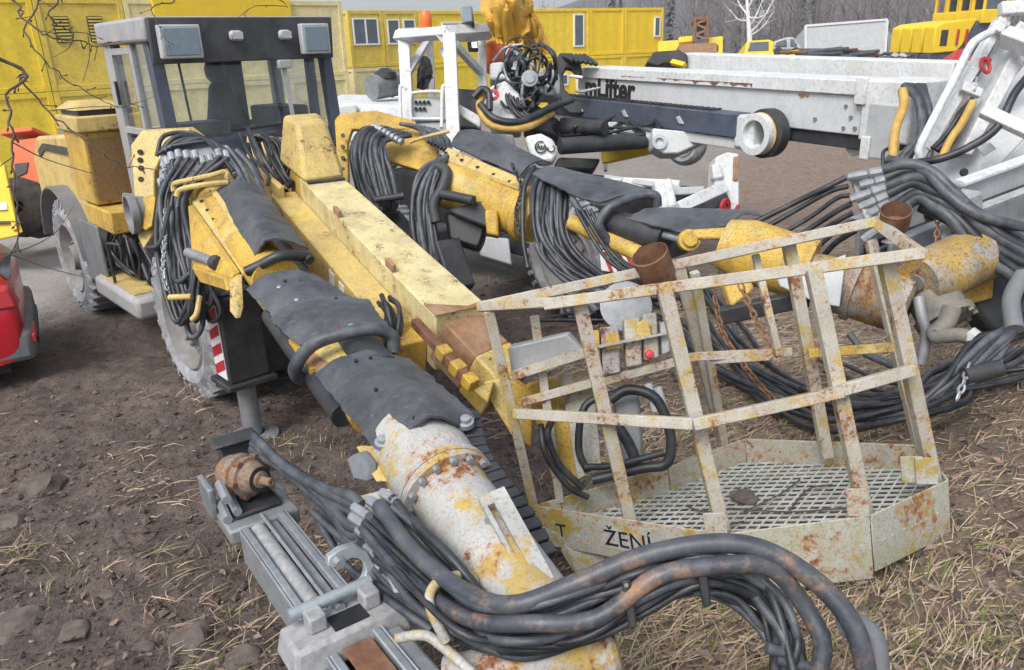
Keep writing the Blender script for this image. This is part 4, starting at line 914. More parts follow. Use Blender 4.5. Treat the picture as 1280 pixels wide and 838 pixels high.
MB().lathe(mo - mdir * .14, mdir, [(.2, .03), (.214, .055), (.22, .055), (.22, .03)], 24).build('motor_face', M['dark'], fd)
for i in range(6):
    t = i * math.pi / 3 + .3; x = mdir.orthogonal().normalized(); y = mdir.normalized().cross(x); p_ = mo + (x * math.cos(t) + y * math.sin(t)) * .088; MB().cyl(p_, p_ + mdir * .04, .014, 8).build('motor_bolt', M['rust'], fd)
for v_, w_ in ((-.12, .03), (-.08, .05), (.1, .07), (-.11, .12)):
    MB().cyl(FF(-.05, v_, w_), FF(.1, v_ * 1.1, w_ - .01), .02, 8).build('port_fitting', M['steel'], fd)
MB().hexa([FF(-.28, -.05, .0), FF(-.18, -.05, .0), FF(-.18, .11, .0), FF(-.28, .11, .0), FF(-.28, -.05, .2), FF(-.24, -.05, .2), FF(-.24, .11, .2), FF(-.28, .11, .2)]).build('end_shield', M['dark'], fd, .01)
MB().box((-.32, -.07, .202), (-.2, .13, .222), FF).build('shield_lip', M['dark'], fd, .012)
MB().box((-.2, -.17, -.03), (-.02, -.14, .12), FF).build('side_guard', M['steeld'], fd, .01)
def rail(v0, v1, z0, z1, a0=.17, a1=None, m='steel', nm='rail'): return MB().box((a0, v0 * .68, z0), (a1 or LF, v1 * .68, z1), FF).build(nm, M[m], fd, .006)
rail(-.165, -.15, -.16, .0); rail(-.15, -.105, -.02, -.0); rail(-.15, -.06, -.16, -.145, m='steeld')
rail(.075, .12, -.02, .02); rail(.12, .135, -.14, .02); rail(.03, .075, -.07, -.02, m='steeld'); rail(-.105, .075, -.155, -.14, m='dark')
MB().cyl(FF(.17, -.035, -.04), FF(LF * .72, -.035, -.04), .036, 20).build('feed_cylinder', M['cast'], fd)
MB().cyl(FF(.12, .0, .005), FF(LF * .66, .0, .0), .008, 8).build('feed_wire', M['steel'], fd)
# clamp block
u0 = LF * .75
MB().hexa([FF(u0 - .1, -.22, -.05), FF(u0 + .1, -.22, -.05), FF(u0 + .1, .2, -.05), FF(u0 - .1, .2, -.05), FF(u0 - .08, -.2, .05), FF(u0 + .08, -.2, .05), FF(u0 + .08, .18, .05), FF(u0 - .08, .18, .05)]).build('clamp_block', M['cast'], fd, .015)
MB().box((u0 + .02, -.235, -.17), (u0 + .22, -.18, -.05), FF).build('clamp_shoe', M['cast'], fd, .01)
for v_ in (-.1, .09): MB().box((u0 - .04, v_ - .03, .05), (u0 + .03, v_ + .03, .11), FF).build('clamp_lug', M['cast'], fd, .008)
MB().tube([FF(u0 - .05, -.17, .1), FF(u0 - .05, .12, .1)], .022, 12).build('hinge_pin', M['zinc'], fd)
MB().box((u0 - .02, -.06, .051), (u0 + .06, .06, .056), FF).build('clamp_gap', M['black'], fd)
# hook plate with its round notch
pts = []
for i in range(15):
    t = math.radians(125 - i * 250 / 14); pts.append((math.cos(t) * .055 + .03, math.sin(t) * .055 + .135))
out = [(-.1, .0), (.12, .0), (.125, .12), (.105, .195), (.06, .235), (.0, .24), (-.05, .228), (-.062, .195), (-.035, .178)] + pts[1:-1] + [(-.035, .085), (-.06, .085), (-.085, .06)]
hp = lambda v, w: FF(u0 - .08 - w * .25, v * .85 + .05, w * .85 + .02)
MB().prism([hp(v, w) for v, w in out], fu * .03).build('hook_plate', M['zinc'], fd, .004)
for v_, w_ in ((-.02, .205), (-.06, .045)): MB().cyl(hp(v_, w_) + fu * .028, hp(v_, w_) + fu * .06, .018, 6).build('hook_bolt', M['steel'], fd)
MB().box((u0 + .1, -.06, -.0), (LF + .1, .04, .012), FF).build('rust_plate', M['rust'], fd, .004)
MB().box((u0 + .1, .075, -.1), (LF + .1, .15, .01), FF).build('outer_rail', M['steel'], fd, .015)

# ---- bulkhead plate and big hose loop
bh = MB().prism([at(440, 622, 2.78), at(486, 610, 2.72), at(545, 690, 2.62), at(520, 700, 2.62)], V((0, 0, -.012))).build('hose_bulkhead', M['worn'], rig, .004)
MB().prism([at(440, 624, 2.78), at(468, 622, 2.76), at(505, 742, 2.55), at(492, 742, 2.56)], FWD * .012).build('bulkhead_plate', M['steeld'], bh, .004)
hq = random.Random(31)
fits = [(455, 640), (452, 652), (460, 668), (474, 632), (484, 645), (470, 690), (478, 708), (490, 622), (466, 655)]
loops = [  # path pixels shared by the strands, from bulkhead to the end of the loop
    ('hosew', .024, [(474, 632, 2.68), (525, 690, 2.45), (580, 738, 2.25), (640, 752, 2.15), (720, 735, 2.12), (800, 703, 2.12), (880, 684, 2.12), (955, 692, 2.1), (1020, 728, 2.06), (1062, 780, 2.02), (1084, 845, 2.0)]),
    ('hosew', .025, [(460, 668, 2.68), (520, 730, 2.42), (585, 775, 2.22), (660, 785, 2.1), (740, 768, 2.08), (820, 725, 2.08), (890, 700, 2.08), (950, 710, 2.08), (1000, 752, 2.08), (1020, 800, 2.06), (1020, 850, 2.04)]),
    ('hoseg', .016, [(484, 645, 2.68), (540, 705, 2.45), (600, 760, 2.28), (660, 768, 2.18), (740, 748, 2.16), (810, 718, 2.16), (880, 703, 2.16), (945, 720, 2.16), (985, 765, 2.12), (1002, 850, 2.08)]),
    ('hoseg', .016, [(452, 652, 2.7), (505, 720, 2.46), (580, 790, 2.26), (650, 803, 2.16), (730, 790, 2.14), (800, 755, 2.14), (870, 722, 2.14), (925, 728, 2.16), (965, 765, 2.14), (990, 800, 2.1), (985, 850, 2.08)]),
    ('hose', .015, [(470, 690, 2.66), (520, 745, 2.46), (590, 790, 2.3), (660, 800, 2.22), (740, 775, 2.2), (810, 740, 2.2), (880, 712, 2.2), (940, 735, 2.2), (972, 785, 2.16), (968, 850, 2.1)]),
    ('hoseg', .014, [(478, 708, 2.66), (530, 760, 2.5), (600, 800, 2.36), (690, 800, 2.28), (770, 770, 2.26), (850, 735, 2.24), (905, 745, 2.22), (945, 775, 2.2), (970, 815, 2.16), (975, 850, 2.12)]),
    ('hoseg', .014, [(466, 655, 2.72), (530, 735, 2.5), (600, 780, 2.36), (690, 780, 2.3), (770, 745, 2.28), (850, 728, 2.26), (900, 733, 2.24), (940, 755, 2.22), (962, 800, 2.18), (968, 850, 2.14)]),
    ('hose', .015, [(490, 622, 2.68), (550, 690, 2.5), (610, 745, 2.4), (700, 755, 2.36), (780, 735, 2.34), (860, 712, 2.3), (930, 722, 2.26), (978, 770, 2.22), (1005, 850, 2.16)]),
    ('hose', .015, [(455, 640, 2.72), (520, 705, 2.52), (590, 755, 2.4), (680, 762, 2.34), (760, 752, 2.3), (840, 725, 2.28), (915, 722, 2.26), (960, 762, 2.22), (985, 850, 2.16)]),
]
for m, r, pth in loops: hose(pxs(pth), r, M[m], bh, n=12)
for i in range(16):                                       # thinner strands running with the thick ones
    src = loops[2 + i % 7][2]; ox, oy = hq.uniform(-8, 8), hq.uniform(-10, 20)
    hose(pxs([(x + (0 if j == 0 else ox), y + (i if j == 0 else oy * math.sin(math.pi * min(1, j / 8))) , d + hq.uniform(-.07, .04)) for j, (x, y, d) in enumerate(src)]), hq.uniform(.010, .015), M['hose' if i % 2 else 'hoseg'], bh)
for x, y in fits:
    MB().cyl(at(x - 12, y - 6, 2.74), at(x + 6, y + 6, 2.66), .018, 8).build('hose_fitting', M['steel'], bh)
for i in range(7):
    hose(pxs([(318 - i * .6, 546 + i * 3, 3.45), (360 + 2 * i, 578 + 4 * i, 3.2), (405 + 2 * i, 606 + 7 * i, 2.98), (436 + i, 622 + 10 * i, 2.8), (452, 632 + 9 * i, 2.74)]), .019, M['hoseg'], bh)
for i in range(3): hose(pxs([(390 + 6 * i, 640 + 8 * i, 2.95), (440, 690 + 10 * i, 2.8), (500, 740 + 10 * i, 2.6), (540, 760 + 14 * i, 2.5)]), .014, M['hoseg'], bh)
for pa in ([(558, 802, 2.28), (540, 766, 2.28), (537, 745, 2.3), (548, 728, 2.34), (575, 719, 2.4), (590, 722, 2.42), (594, 736, 2.42)], [(496, 798, 2.35), (528, 794, 2.32), (548, 804, 2.3), (592, 842, 2.2)]):
    MB().tube(spline(pxs(pa), 4), .016, 10).build('guard_rod', M['worn'], bh)
for x, y, y2 in ((783, 726, 796), (876, 700, 770)):
    MB().prism(pxs([(x - 6, y, 2.06), (x + 6, y, 2.06), (x + 14, y2 - 12, 2.07), (x + 4, y2 - 8, 2.07)]), FWD * .02).build('hose_clip', M['dark'], bh, .006)
    MB().cyl(at(x, y + 6, 2.053), at(x, y + 6, 2.065), .006, 8).build('clip_bolt', M['castd'], bh)
for x, y in ((972, 812), (984, 826)): MB().cyl(at(x - 14, y - 2, 2.05), at(x + 26, y + 8, 2.05), .016, 10).build('loop_tie', M['hoseg'], bh)
MB().tube(spline(pxs([(1052, 786, 2.12), (1070, 780, 2.1), (1092, 800, 2.08), (1098, 845, 2.06)])), .03, 12).build('rubber_sleeve', M['grey'], bh)
# ---- middle boom carrying the work basket
K0, K1 = at(404, 224, 6.2), at(577, 388, 4.35)
ku = (K1 - K0).normalized(); _kf = frame(K0, K1 - K0); KF = lambda a, v, w: _kf(a, -v, w); KL = (K1 - K0).length
bbm = MB().box((-.1, -.165, -.36), (KL, .165, 0), KF).build('basket_boom', M['beam'], rig, .012)
MB().box((-.45, -.15, -.34), (-.1, .15, -.03), KF).build('boom_heel', M['yel'], bbm, .02)
MB().box((-.25, -.37, -.42), (KL - .28, -.167, -.16), KF).build('side_box', M['yelpale'], bbm, .012)
MB().box((KL - .28, -.34, -.44), (KL - .1, -.167, -.2), KF).build('side_box_end', M['yel'], bbm, .01)
hd = lambda a, v, w: KF(a, v, w)
MB().hexa([hd(-.55, -.21, .0), hd(.05, -.175, .003), hd(.05, .175, .003), hd(-.55, .2, .0), hd(-.52, -.15, .40), hd(-.22, -.12, .41), hd(-.22, .12, .41), hd(-.52, .15, .40)]).build('boom_hood', M['yelpale'], bbm, .035)
MB().box((.061, -.15, .002), (.10, .15, .02), KF).build('hood_shadow_strip', M['dark'], bbm)  # dark strip drawn in as the shadow at the hood's front edge
for a in (.75, 1.75): MB().box((a, -.168, -.001), (a + .12, -.14, .05), KF).build('lifting_ear', M['rustl'], bbm, .005)
for i, a in enumerate((1.25, 1.45)): MB().box((a, -.376, -.33), (a + .1, -.371, -.2), KF).build('warning_sticker', M['whitep'], bbm)
MB().prism([KF(KL - .14, -.168, .004), KF(KL + .012, -.168, .004), KF(KL + .012, .168, .004), KF(KL - .05, .168, .004), KF(KL - .02, .05, .004)], Z * .006).build('rust_patch', M['rustl'], bbm)
pin = KF(KL * .36, -.38, -.45); MB().lathe(pin, -KF(0, 1, 0) + KF(0, 0, 0), [(-.02, 0), (-.02, .07), (.03, .07), (.035, .04), (.05, .04), (.05, 0)], 18).build('pivot_pin', M['yel'], bbm)
MB().prism([KF(KL * .28, -.37, -.42), KF(KL * .46, -.37, -.42), KF(KL * .41, -.37, -.56), KF(KL * .33, -.37, -.56)], KF(0, .06, 0) - KF(0, 0, 0)).build('pivot_ear', M['yel'], bbm, .01)
MB().cyl(KF(-.3, -.36, -.62), KF(KL * .36, -.36, -.52), .095, 20).build('lift_cylinder', M['steeld'], bbm)
I1 = at(648, 470, 4.2)
_if = frame(K1 - Z * .04, I1 - (K1 - Z * .04)); IF = lambda a, v, w: _if(a, -v, w); IL = (I1 - (K1 - Z * .04)).length
MB().box((0, -.135, -.28), (IL * .55, .135, 0), IF).build('inner_boom', M['rustl'], bbm, .008)
MB().box((IL * .55, -.14, -.29), (IL * .98, .14, .006), IF).build('inner_boom_head', M['yel'], bbm, .015)
bolts([IF(IL * .65, -.08, .006), IF(IL * .65, .08, .006), IF(IL * .85, -.08, .006), IF(IL * .85, .08, .006)], Z, .014, .012, M['yelpale'], bbm)
r0, r1 = at(518, 402, 4.25), at(592, 482, 3.96)
MB().bar(r0, r1, .05, .05).build('guide_rod', M['rust'], bbm, .006)
for t in (.45, .68, .88): MB().bar(r0.lerp(r1, t), r0.lerp(r1, t + .13), .07, .07).build('rod_clamp', M['yel'], bbm, .008)
MB().prism(pxs([(588, 486, 3.98), (618, 478, 4.0), (610, 505, 3.96)]), FWD * .1).build('rod_bracket', M['yel'], bbm, .01)
MB().prism(pxs([(604, 478, 4.08), (640, 470, 4.1), (668, 490, 4.1), (664, 560, 4.05), (640, 545, 4.05), (612, 500, 4.05)]), FWD * .12).build('head_plate', M['yel'], bbm, .01)
MB().hexa(pxs([(655, 480, 4.1), (690, 470, 4.15), (698, 470, 4.3), (662, 480, 4.25), (690, 600, 4.08), (736, 590, 4.12), (738, 590, 4.27), (694, 600, 4.23)])).build('basket_mast', M['yel'], bbm, .02)
MB().prism(pxs([(666, 500, 4.06), (690, 492, 4.06), (725, 545, 4.06), (728, 612, 4.04), (705, 606, 4.04)]), FWD * .03).build('mast_web', M['yel'], bbm, .008)
bundle([(480, 375, 4.6), (488, 385, 4.5), (490, 410, 4.45), (488, 440, 4.5)], 7, .045, .014, M['hose'], bbm, 14)
bundle([(318, 172, 6.7), (330, 200, 6.5), (345, 225, 6.4), (352, 235, 6.35)], 9, .16, .016, M['hose'], bbm, 15)
for i in range(8): hose(pxs([(312 + 4 * i, 176, 6.7), (322 + 5 * i, 170 + i, 6.65), (338 + 4 * i, 182 + 2 * i, 6.6), (335 + 3 * i, 215 + 2 * i, 6.5), (322 + 3 * i, 228, 6.5)]), .015, M['hose'], bbm)
MB().prism(pxs([(308, 170, 6.9), (322, 168, 6.9), (352, 172, 6.9), (352, 190, 6.85), (318, 215, 6.8), (308, 200, 6.85)]), FWD * .05).build('root_bracket', M['yelpale'], bbm, .01)
MB().bar(at(326, 217, 6.5), at(352, 243, 6.2), .05, .12).build('hose_tray', M['yelpale'], bbm, .006)

# ---- work basket
ed_px = {'A': (667, 632, 4.0), 'P2': (790, 652, 3.62), 'P3': (905, 668, 3.3), 'P4': (1088, 645, 3.34), 'C': (1186, 600, 3.55), 'D': (1152, 556, 3.95), 'E': (930, 548, 4.2), 'F': (834, 584, 4.15), 'G': (700, 622, 4.15)}
pts_ = np.array([list(at(*v)) for v in ed_px.values()]); cc = pts_.mean(0); nn = np.linalg.svd(pts_ - cc)[2][2]; BN = V(nn)
if BN.z < 0: BN = -BN
BC = V(cc)
def onpl(x, y, off=0.0):
    r_ = ray(x, y); return EYE + r_ * ((BC + BN * off - EYE).dot(BN) / r_.dot(BN))
EDG = {k_: onpl(v[0], v[1]) for k_, v in ed_px.items()}
bk_ = None
order = ['A', 'P3', 'P4', 'C', 'D', 'E', 'F', 'G']
loop = [EDG[k_] for k_ in order]
def inset(i, amt):
    a, b, c_ = loop[i - 1], loop[i], loop[(i + 1) % len(loop)]; cen = sum(loop, V()) / len(loop); return b + (cen - b).normalized() * amt
basket = None
fl_ = [p - BN * .135 for p in loop]
basket = MB().prism([p - BN * .165 for p in [loop[i] + (sum(loop, V()) / 8 - loop[i]) * .03 for i in range(8)]], -BN * .035).build('work_basket', M['lichen'], rig)
basket.data.polygons[0].use_smooth = False
# remove the floor face so that ground shows through the grating: keep only the frame ring
bm = bmesh.new(); bm.from_mesh(basket.data); bmesh.ops.delete(bm, geom=[f for f in bm.faces if len(f.verts) > 4], context='FACES_ONLY'); bm.to_mesh(basket.data); bm.free()
for i in range(8):
    a, b = loop[i], loop[(i + 1) % 8]; t = (b - a).normalized(); n_ = BN.cross(t).normalized()
    cen = sum(loop, V()) / 8
    if n_.dot(cen - a) < 0: n_ = -n_
    lo = (.22, .30, .27)[i] if i < 3 else .165
    MB().prism([a + t * .004, b - t * .004, b - t * .004 - BN * lo, a + t * .004 - BN * lo], n_ * .008).build('toe_board', M['lichen'], basket, .003)
gr_ = MB(); X = (loop[1] - loop[0]).normalized(); Y = BN.cross(X).normalized(); g0 = BC - BN * .135
poly2 = [((p - g0).dot(X), (p - g0).dot(Y)) for p in loop]
def clip(d0, off, nrm):
    """segment of the line {p.nrm = off} running along d0 inside the floor"""
    ts = []
    for (x1, y1), (x2, y2) in zip(poly2, poly2[1:] + poly2[:1]):
        s1, s2 = x1 * nrm[0] + y1 * nrm[1] - off, x2 * nrm[0] + y2 * nrm[1] - off
        if s1 * s2 < 0:
            u = s1 / (s1 - s2); ts.append((x1 + (x2 - x1) * u) * d0[0] + (y1 + (y2 - y1) * u) * d0[1])
    ts.sort(); return [(a, b) for a, b in zip(ts[::2], ts[1::2])]
ang = math.radians(18)
for k_, (sp_, hh) in enumerate(((.048, .008), (.048, .006))):
    th = ang + k_ * math.radians(68); d0 = (math.cos(th), math.sin(th)); nr = (-math.sin(th), math.cos(th))
    for i in range(-60, 60):
        for a, b in clip(d0, i * sp_ + .01, nr):
            pa = g0 + X * (d0[0] * a + nr[0] * (i * sp_ + .01)) + Y * (d0[1] * a + nr[1] * (i * sp_ + .01)); pb = pa + (X * d0[0] + Y * d0[1]) * (b - a)
            gr_.bar(pa, pb, .0085, hh, BN)
gr_.build('floor_grating', plain('grating_paint', (.50, .53, .51), .6, 0, .2, 10, .1, dust=(.34, .31, .24), dust_amt=.4), basket, kind='stuff')
def bbar(a, b, w=.055, h=.055, nm='rail', m='wornr', up=None): return MB().bar(a, b, w, h, up or FWD).build(nm, M[m], basket, .004)
FT, TP = {}, {}
for k_, f, tpx in (('p1', (668, 636), (611, 388, 3.70)), ('p2', (789, 656), (724, 378, 3.42)), ('p3', (906, 672), (830, 360, 3.27)), ('p4', (1082, 646), (1016, 336, 3.22)), ('p5', (1168, 606), (1107, 324, 3.27))):
    FT[k_] = onpl(*f, -.06) ; TP[k_] = at(*tpx)
    bbar(FT[k_], TP[k_], .062 if k_ != 'p1' else .05, .05, 'post')
bbar(at(680, 381, 3.40), at(1152, 317, 3.2), .05, .068, 'top_rail')
bbar(at(600, 384, 3.74), at(1102, 276, 3.75), .05, .068, 'top_rail')
bbar(at(600, 384, 3.74), at(690, 378, 3.42), .045, .05, 'top_rail')
bbar(at(1098, 280, 3.74), at(1150, 318, 3.22), .05, .05, 'top_rail')
lp = lambda k_, t: TP[k_].lerp(FT[k_], t)
bbar(at(644, 517, 3.84), at(868, 530, 3.27), .05, .05, 'mid_rail'); bbar(at(866, 531, 3.27), at(1052, 490, 3.27), .05, .05, 'mid_rail'); bbar(at(1050, 488, 3.27), at(1140, 463, 3.36), .05, .055, 'mid_rail')
for f, tpx, w in (((903, 552), (848, 330, 4.0), .055), ((905, 556), (868, 340, 3.98), .045), ((1034, 572), (985, 302, 3.8), .06), ((700, 628), (668, 395, 3.9), .045), ((1150, 562), (1088, 300, 3.78), .05)):
    bbar(onpl(*f, -.03), at(*tpx), w, .045, 'post')
bbar(at(652, 503, 3.95), at(742, 478, 3.95), .045, .05, 'mid_rail'); bbar(at(742, 480, 3.95), at(868, 446, 3.95), .045, .05, 'mid_rail'); bbar(at(868, 446, 3.95), at(990, 440, 3.85), .045, .05, 'mid_rail'); bbar(at(1010, 442, 3.8), at(1118, 434, 3.7), .045, .05, 'mid_rail', 'yel')
bbar(at(944, 318, 3.82), at(974, 446, 3.78), .035, .03, 'gate_bar'); bbar(at(888, 452, 3.95), at(976, 446, 3.78), .03, .03, 'gate_bar')
for x, y, y2 in ((1082, 612, 646), (1150, 556, 604), (1168, 570, 606), (905, 640, 676)):
    MB().prism([onpl(x - 22, y2, .0), onpl(x + 6, y2, .0), onpl(x + 6, y2, .0) + BN * .13, onpl(x - 22, y2, .0) + BN * .13], FWD * .01).build('foot_gusset', M['lichen'], basket, .003)
# control box, valves, knob, rust cups, hoses
MB().hexa(pxs([(640, 465, 3.9), (735, 442, 3.9), (735, 440, 4.05), (640, 460, 4.05), (634, 435, 3.85), (708, 418, 3.85), (712, 414, 4.0), (640, 430, 4.0)])).build('control_box', M['lgrey'], basket, .01)
bbar(at(640, 470, 3.88), at(740, 438, 3.88), .05, .06, 'box_rail')
for i, (x, y, w, h_, m) in enumerate(((762, 440, 22, 60, 'worn'), (790, 430, 20, 60, 'wornr'), (812, 422, 18, 58, 'lichen'), (742, 445, 14, 60, 'yel'), (830, 424, 10, 40, 'lgrey'))):
    MB().prism(pxs([(x - w / 2, y - h_ / 2, 3.92), (x + w / 2, y - h_ / 2 - 3, 3.92), (x + w / 2 + 3, y + h_ / 2 - 4, 3.9), (x - w / 2 + 3, y + h_ / 2, 3.9)]), FWD * .08).build('valve_body', M[m], basket, .008)
MB().prism(pxs([(748, 432, 3.86), (842, 414, 3.86), (842, 417, 3.86), (748, 436, 3.86)]), FWD * .12).build('valve_cover', M['worn'], basket, .003)
for x, y, r_ in ((804, 411, .035), (766, 426, .02)): MB().prism(pxs([(x - 9, y + 12, 3.88), (x - 8, y - 6, 3.88), (x, y - 11, 3.88), (x + 8, y - 7, 3.88), (x + 10, y + 9, 3.88)]), FWD * .02).build('lifting_lug', M['yel'], basket, .003)
MB().lathe(at(811, 443, 3.83), -FWD, [(-.03, .01), (0, .012), (.002, .022), (.02, .024), (.03, .018), (.034, 0)], 14).build('red_knob', plain('red_knob_plastic', (.75, .07, .09), .4), basket)
for x, y in ((810, 480), (822, 484)): MB().cyl(at(x, y, 3.9), at(x + 10, y + 34, 3.9), .022, 10).build('valve_fitting', M['lgrey'], basket)
for pa, r_ in (([(762, 500, 3.9), (790, 488, 3.88), (820, 500, 3.88), (838, 540, 3.88), (836, 575, 3.88), (800, 588, 3.9), (740, 600, 3.92)], .026), ([(735, 590, 3.9), (726, 560, 3.9), (735, 510, 3.9), (770, 492, 3.9)], .02), ([(690, 525, 3.86), (682, 545, 3.84), (700, 580, 3.86), (728, 610, 3.9)], .016), ([(676, 530, 3.86), (680, 570, 3.84), (712, 605, 3.88), (735, 622, 3.9)], .014), ([(770, 530, 3.95), (790, 560, 3.95), (800, 590, 3.95)], .03), ([(730, 584, 3.88), (770, 582, 3.88), (830, 566, 3.88)], .016)):
    hose(pxs(pa), r_, M['hose'], basket)
MB().prism(pxs([(768, 500, 3.98), (800, 494, 3.98), (806, 575, 3.96), (780, 582, 3.96)]), FWD * .1).build('pump_block', M['steeld'], basket, .02)
MB().prism(pxs([(700, 470, 4.05), (740, 462, 4.05), (752, 585, 4.02), (722, 600, 4.02)]), FWD * .04).build('back_plate', M['lichen'], basket, .004)
def cup(x, y, d, tx, ty, r_=.085, L=.16):
    ax = (at(x, y, d - .09) - at(tx, ty, d)).normalized(); c_ = at(tx, ty, d)
    MB().lathe(c_, ax, [(0, .0), (0, r_ * .9), (L, r_), (L + .004, r_ * .93), (.02, r_ * .84), (.02, 0)], 28).build('pipe_socket', M['rust'], basket)
cup(808, 310, 3.62, 824, 345, .088, .13); cup(1121, 256, 3.7, 1118, 284, .07, .1)
chain([(893, 372, 4.1), (905, 420, 4.1), (940, 470, 4.1), (975, 508, 4.1)], basket, .011, 'rustl', .05); chain([(925, 355, 4.2), (945, 400, 4.1), (965, 440, 4.0)], basket, .011, 'rustl', .05)
MB().prism(pxs([(700, 672, 3.95), (780, 676, 3.85), (778, 706, 3.85), (716, 700, 3.9)]), V((0, 0, -.08))).build('underside_bracket', M['lichen'], basket, .01)
# stencil on the left board
a, b = EDG['A'], EDG['P3']; bx = (b - a).normalized(); by = BN; nz = bx.cross(by)
MB().prism([a + bx * .38 - by * .03 + nz * .0025, a + bx * .73 - by * .03 + nz * .0025, a + bx * .73 - by * .17 + nz * .0025, a + bx * .38 - by * .17 + nz * .0025], nz * .0015).build('stencil_patch', M['worn'], basket)
text_mesh('ŽENÍ', .12, a + bx * .40 - by * .15 + nz * .006, bx, by, .001, M['black'], basket, 'stencil_lettering', .0)
text_mesh('T', .10, a + bx * .12 - by * .15 + nz * .004, bx, by, .001, M['black'], basket, 'stencil_lettering', .0)

# ---- right boom
rbm = None
T0, T1 = at(548, 226, 6.55), at(668, 272, 6.1)
rbm = MB().tube([T0, T1], .20, 26).build('boom', M['yel'], rig)
ru = (T1 - T0).normalized(); RF = frame(T0, ru)
MB().lathe(T1, ru, [(-.12, .205), (-.1, .225), (-.04, .225), (-.03, .205), (.05, .19), (.06, .1)], 28).build('boom_ring', M['yel'], rbm)
MB().prism(pxs([(549, 196, 6.42), (560, 184, 6.45), (655, 224, 6.05), (648, 232, 6.0)]), V((0, 0, -.04))).build('side_flange', M['yelpale'], rbm, .006)
for i in range(5):
    p_ = at(557 + i * 20, 192 + i * 9, 6.4 - i * .085); MB().cyl(p_, p_ + Z * .015, .015, 8).build('flange_slot', M['dark'], rbm)
mat_sheet([(562, 181, 6.5), (572, 172, 6.6), (590, 168, 6.7), (612, 166, 6.75)], [(650, 219, 6.05), (664, 212, 6.1), (680, 207, 6.15), (692, 205, 6.2)], [(562, 181, 6.5), (605, 200, 6.3), (650, 219, 6.05)], [(612, 166, 6.75), (655, 188, 6.45), (692, 205, 6.2)], rbm, .05, seed=9)
MB().prism(pxs([(560, 262, 6.2), (602, 250, 6.1), (618, 258, 6.1), (608, 285, 6.1), (566, 268, 6.2)]), FWD * .2).build('lower_bracket', M['dark'], rbm, .02)
MB().prism(pxs([(606, 262, 6.0), (622, 262, 6.0), (624, 296, 6.0), (608, 292, 6.0)]), FWD * .18).build('valve_box', M['yel'], rbm, .02)
MB().cyl(at(548, 242, 6.2), at(592, 251, 6.05), .04, 12).build('hose_coupling', M['dark'], rbm)
MB().tube(spline(pxs([(548, 208, 6.3), (558, 215, 6.25), (553, 235, 6.2), (542, 255, 6.2), (545, 278, 6.2)])), .045, 10).build('steel_pipe_bend', M['dark'], rbm)
MB().prism(pxs([(555, 265, 6.3), (612, 270, 6.25), (604, 300, 6.25), (598, 312, 6.25), (560, 300, 6.3)]), FWD * .3).build('swing_block', M['black'], rbm, .03)
MB().bar(at(555, 305, 6.3), at(575, 365, 6.2), .22, .2).build('support_leg', M['dark'], rbm, .02)
chain([(640, 205, 6.0), (652, 235, 5.95), (645, 265, 5.9), (650, 295, 5.9)], rbm, .012, 'dark', .05)
MB().prism(pxs([(418, 150, 7.2), (425, 142, 7.2), (470, 138, 7.3), (520, 152, 7.3), (520, 162, 7.3), (440, 162, 7.2), (434, 180, 7.2), (436, 240, 7.1), (424, 245, 7.1)]), FWD * .08).build('root_bracket', M['yel'], rbm, .01)
bolts(pxs([(429, 170 + 14 * i, 7.15) for i in range(5)]), -FWD, .02, .02, M['dark'], rbm)
MB().prism(pxs([(470, 165, 7.2), (520, 160, 7.2), (548, 172, 7.1), (548, 220, 6.9), (480, 200, 7.0)]), FWD * .12).build('root_housing', M['yel'], rbm, .02)
q = random.Random(41)
for i in range(10):
    x = 452 + 6 * i; hose(pxs([(478 + 4 * i, 160 + i, 6.95), (452 + 3.5 * i, 162 + 1.5 * i, 6.85), (440 + 4.5 * i, 190, 6.75), (443 + 5 * i, 222, 6.7), (458 + 4 * i, 252 + 4 * q.random(), 6.7), (478 + i, 262, 6.75)]), .026, M['hoseg' if i % 2 else 'hose'], rbm)
for i in range(6): MB().cyl(at(466 + 5 * i, 158 + 3 * i, 6.9), at(478 + 5 * i, 163 + 3 * i, 6.85), .03, 8).build('hose_fitting', M['steel'], rbm)
for i in range(8): hose(pxs([(500 + 6 * i, 155 + i, 7.1), (520 + 6 * i, 160 + 2 * i, 7.0), (536 + 4 * i, 178 + 2 * i, 6.9)]), .02, M['hoseg'], rbm)
for i in range(8): hose(pxs([(556 + q.uniform(-6, 6), 196, 6.4), (528 + 3 * i, 215, 6.3), (514 + 4 * i, 250, 6.25), (516 + 4 * i, 300, 6.2), (530 + 3 * i, 330 + 5 * q.random(), 6.2), (548 + 2 * i, 318, 6.25)]), .024, M['hose' if i % 3 else 'hoseg'], rbm)
MB().cyl(at(448, 258, 6.7), at(480, 262, 6.7), .05, 12).build('hose_tie', M['dark'], rbm); MB().cyl(at(470, 250, 6.6), at(505, 245, 6.6), .03, 10).build('hose_strap', M['dark'], rbm)
MB().tube(spline(pxs([(512, 178, 6.8), (530, 172, 6.8), (562, 164, 6.8)]), 4), .016, 8).build('grab_bar', M['yelpale'], rbm)
MB().prism(pxs([(425, 265, 7.0), (500, 262, 6.9), (520, 330, 6.8), (500, 350, 6.8), (430, 320, 6.9)]), FWD * .5).build('boom_support', M['dark'], rbm, .03)
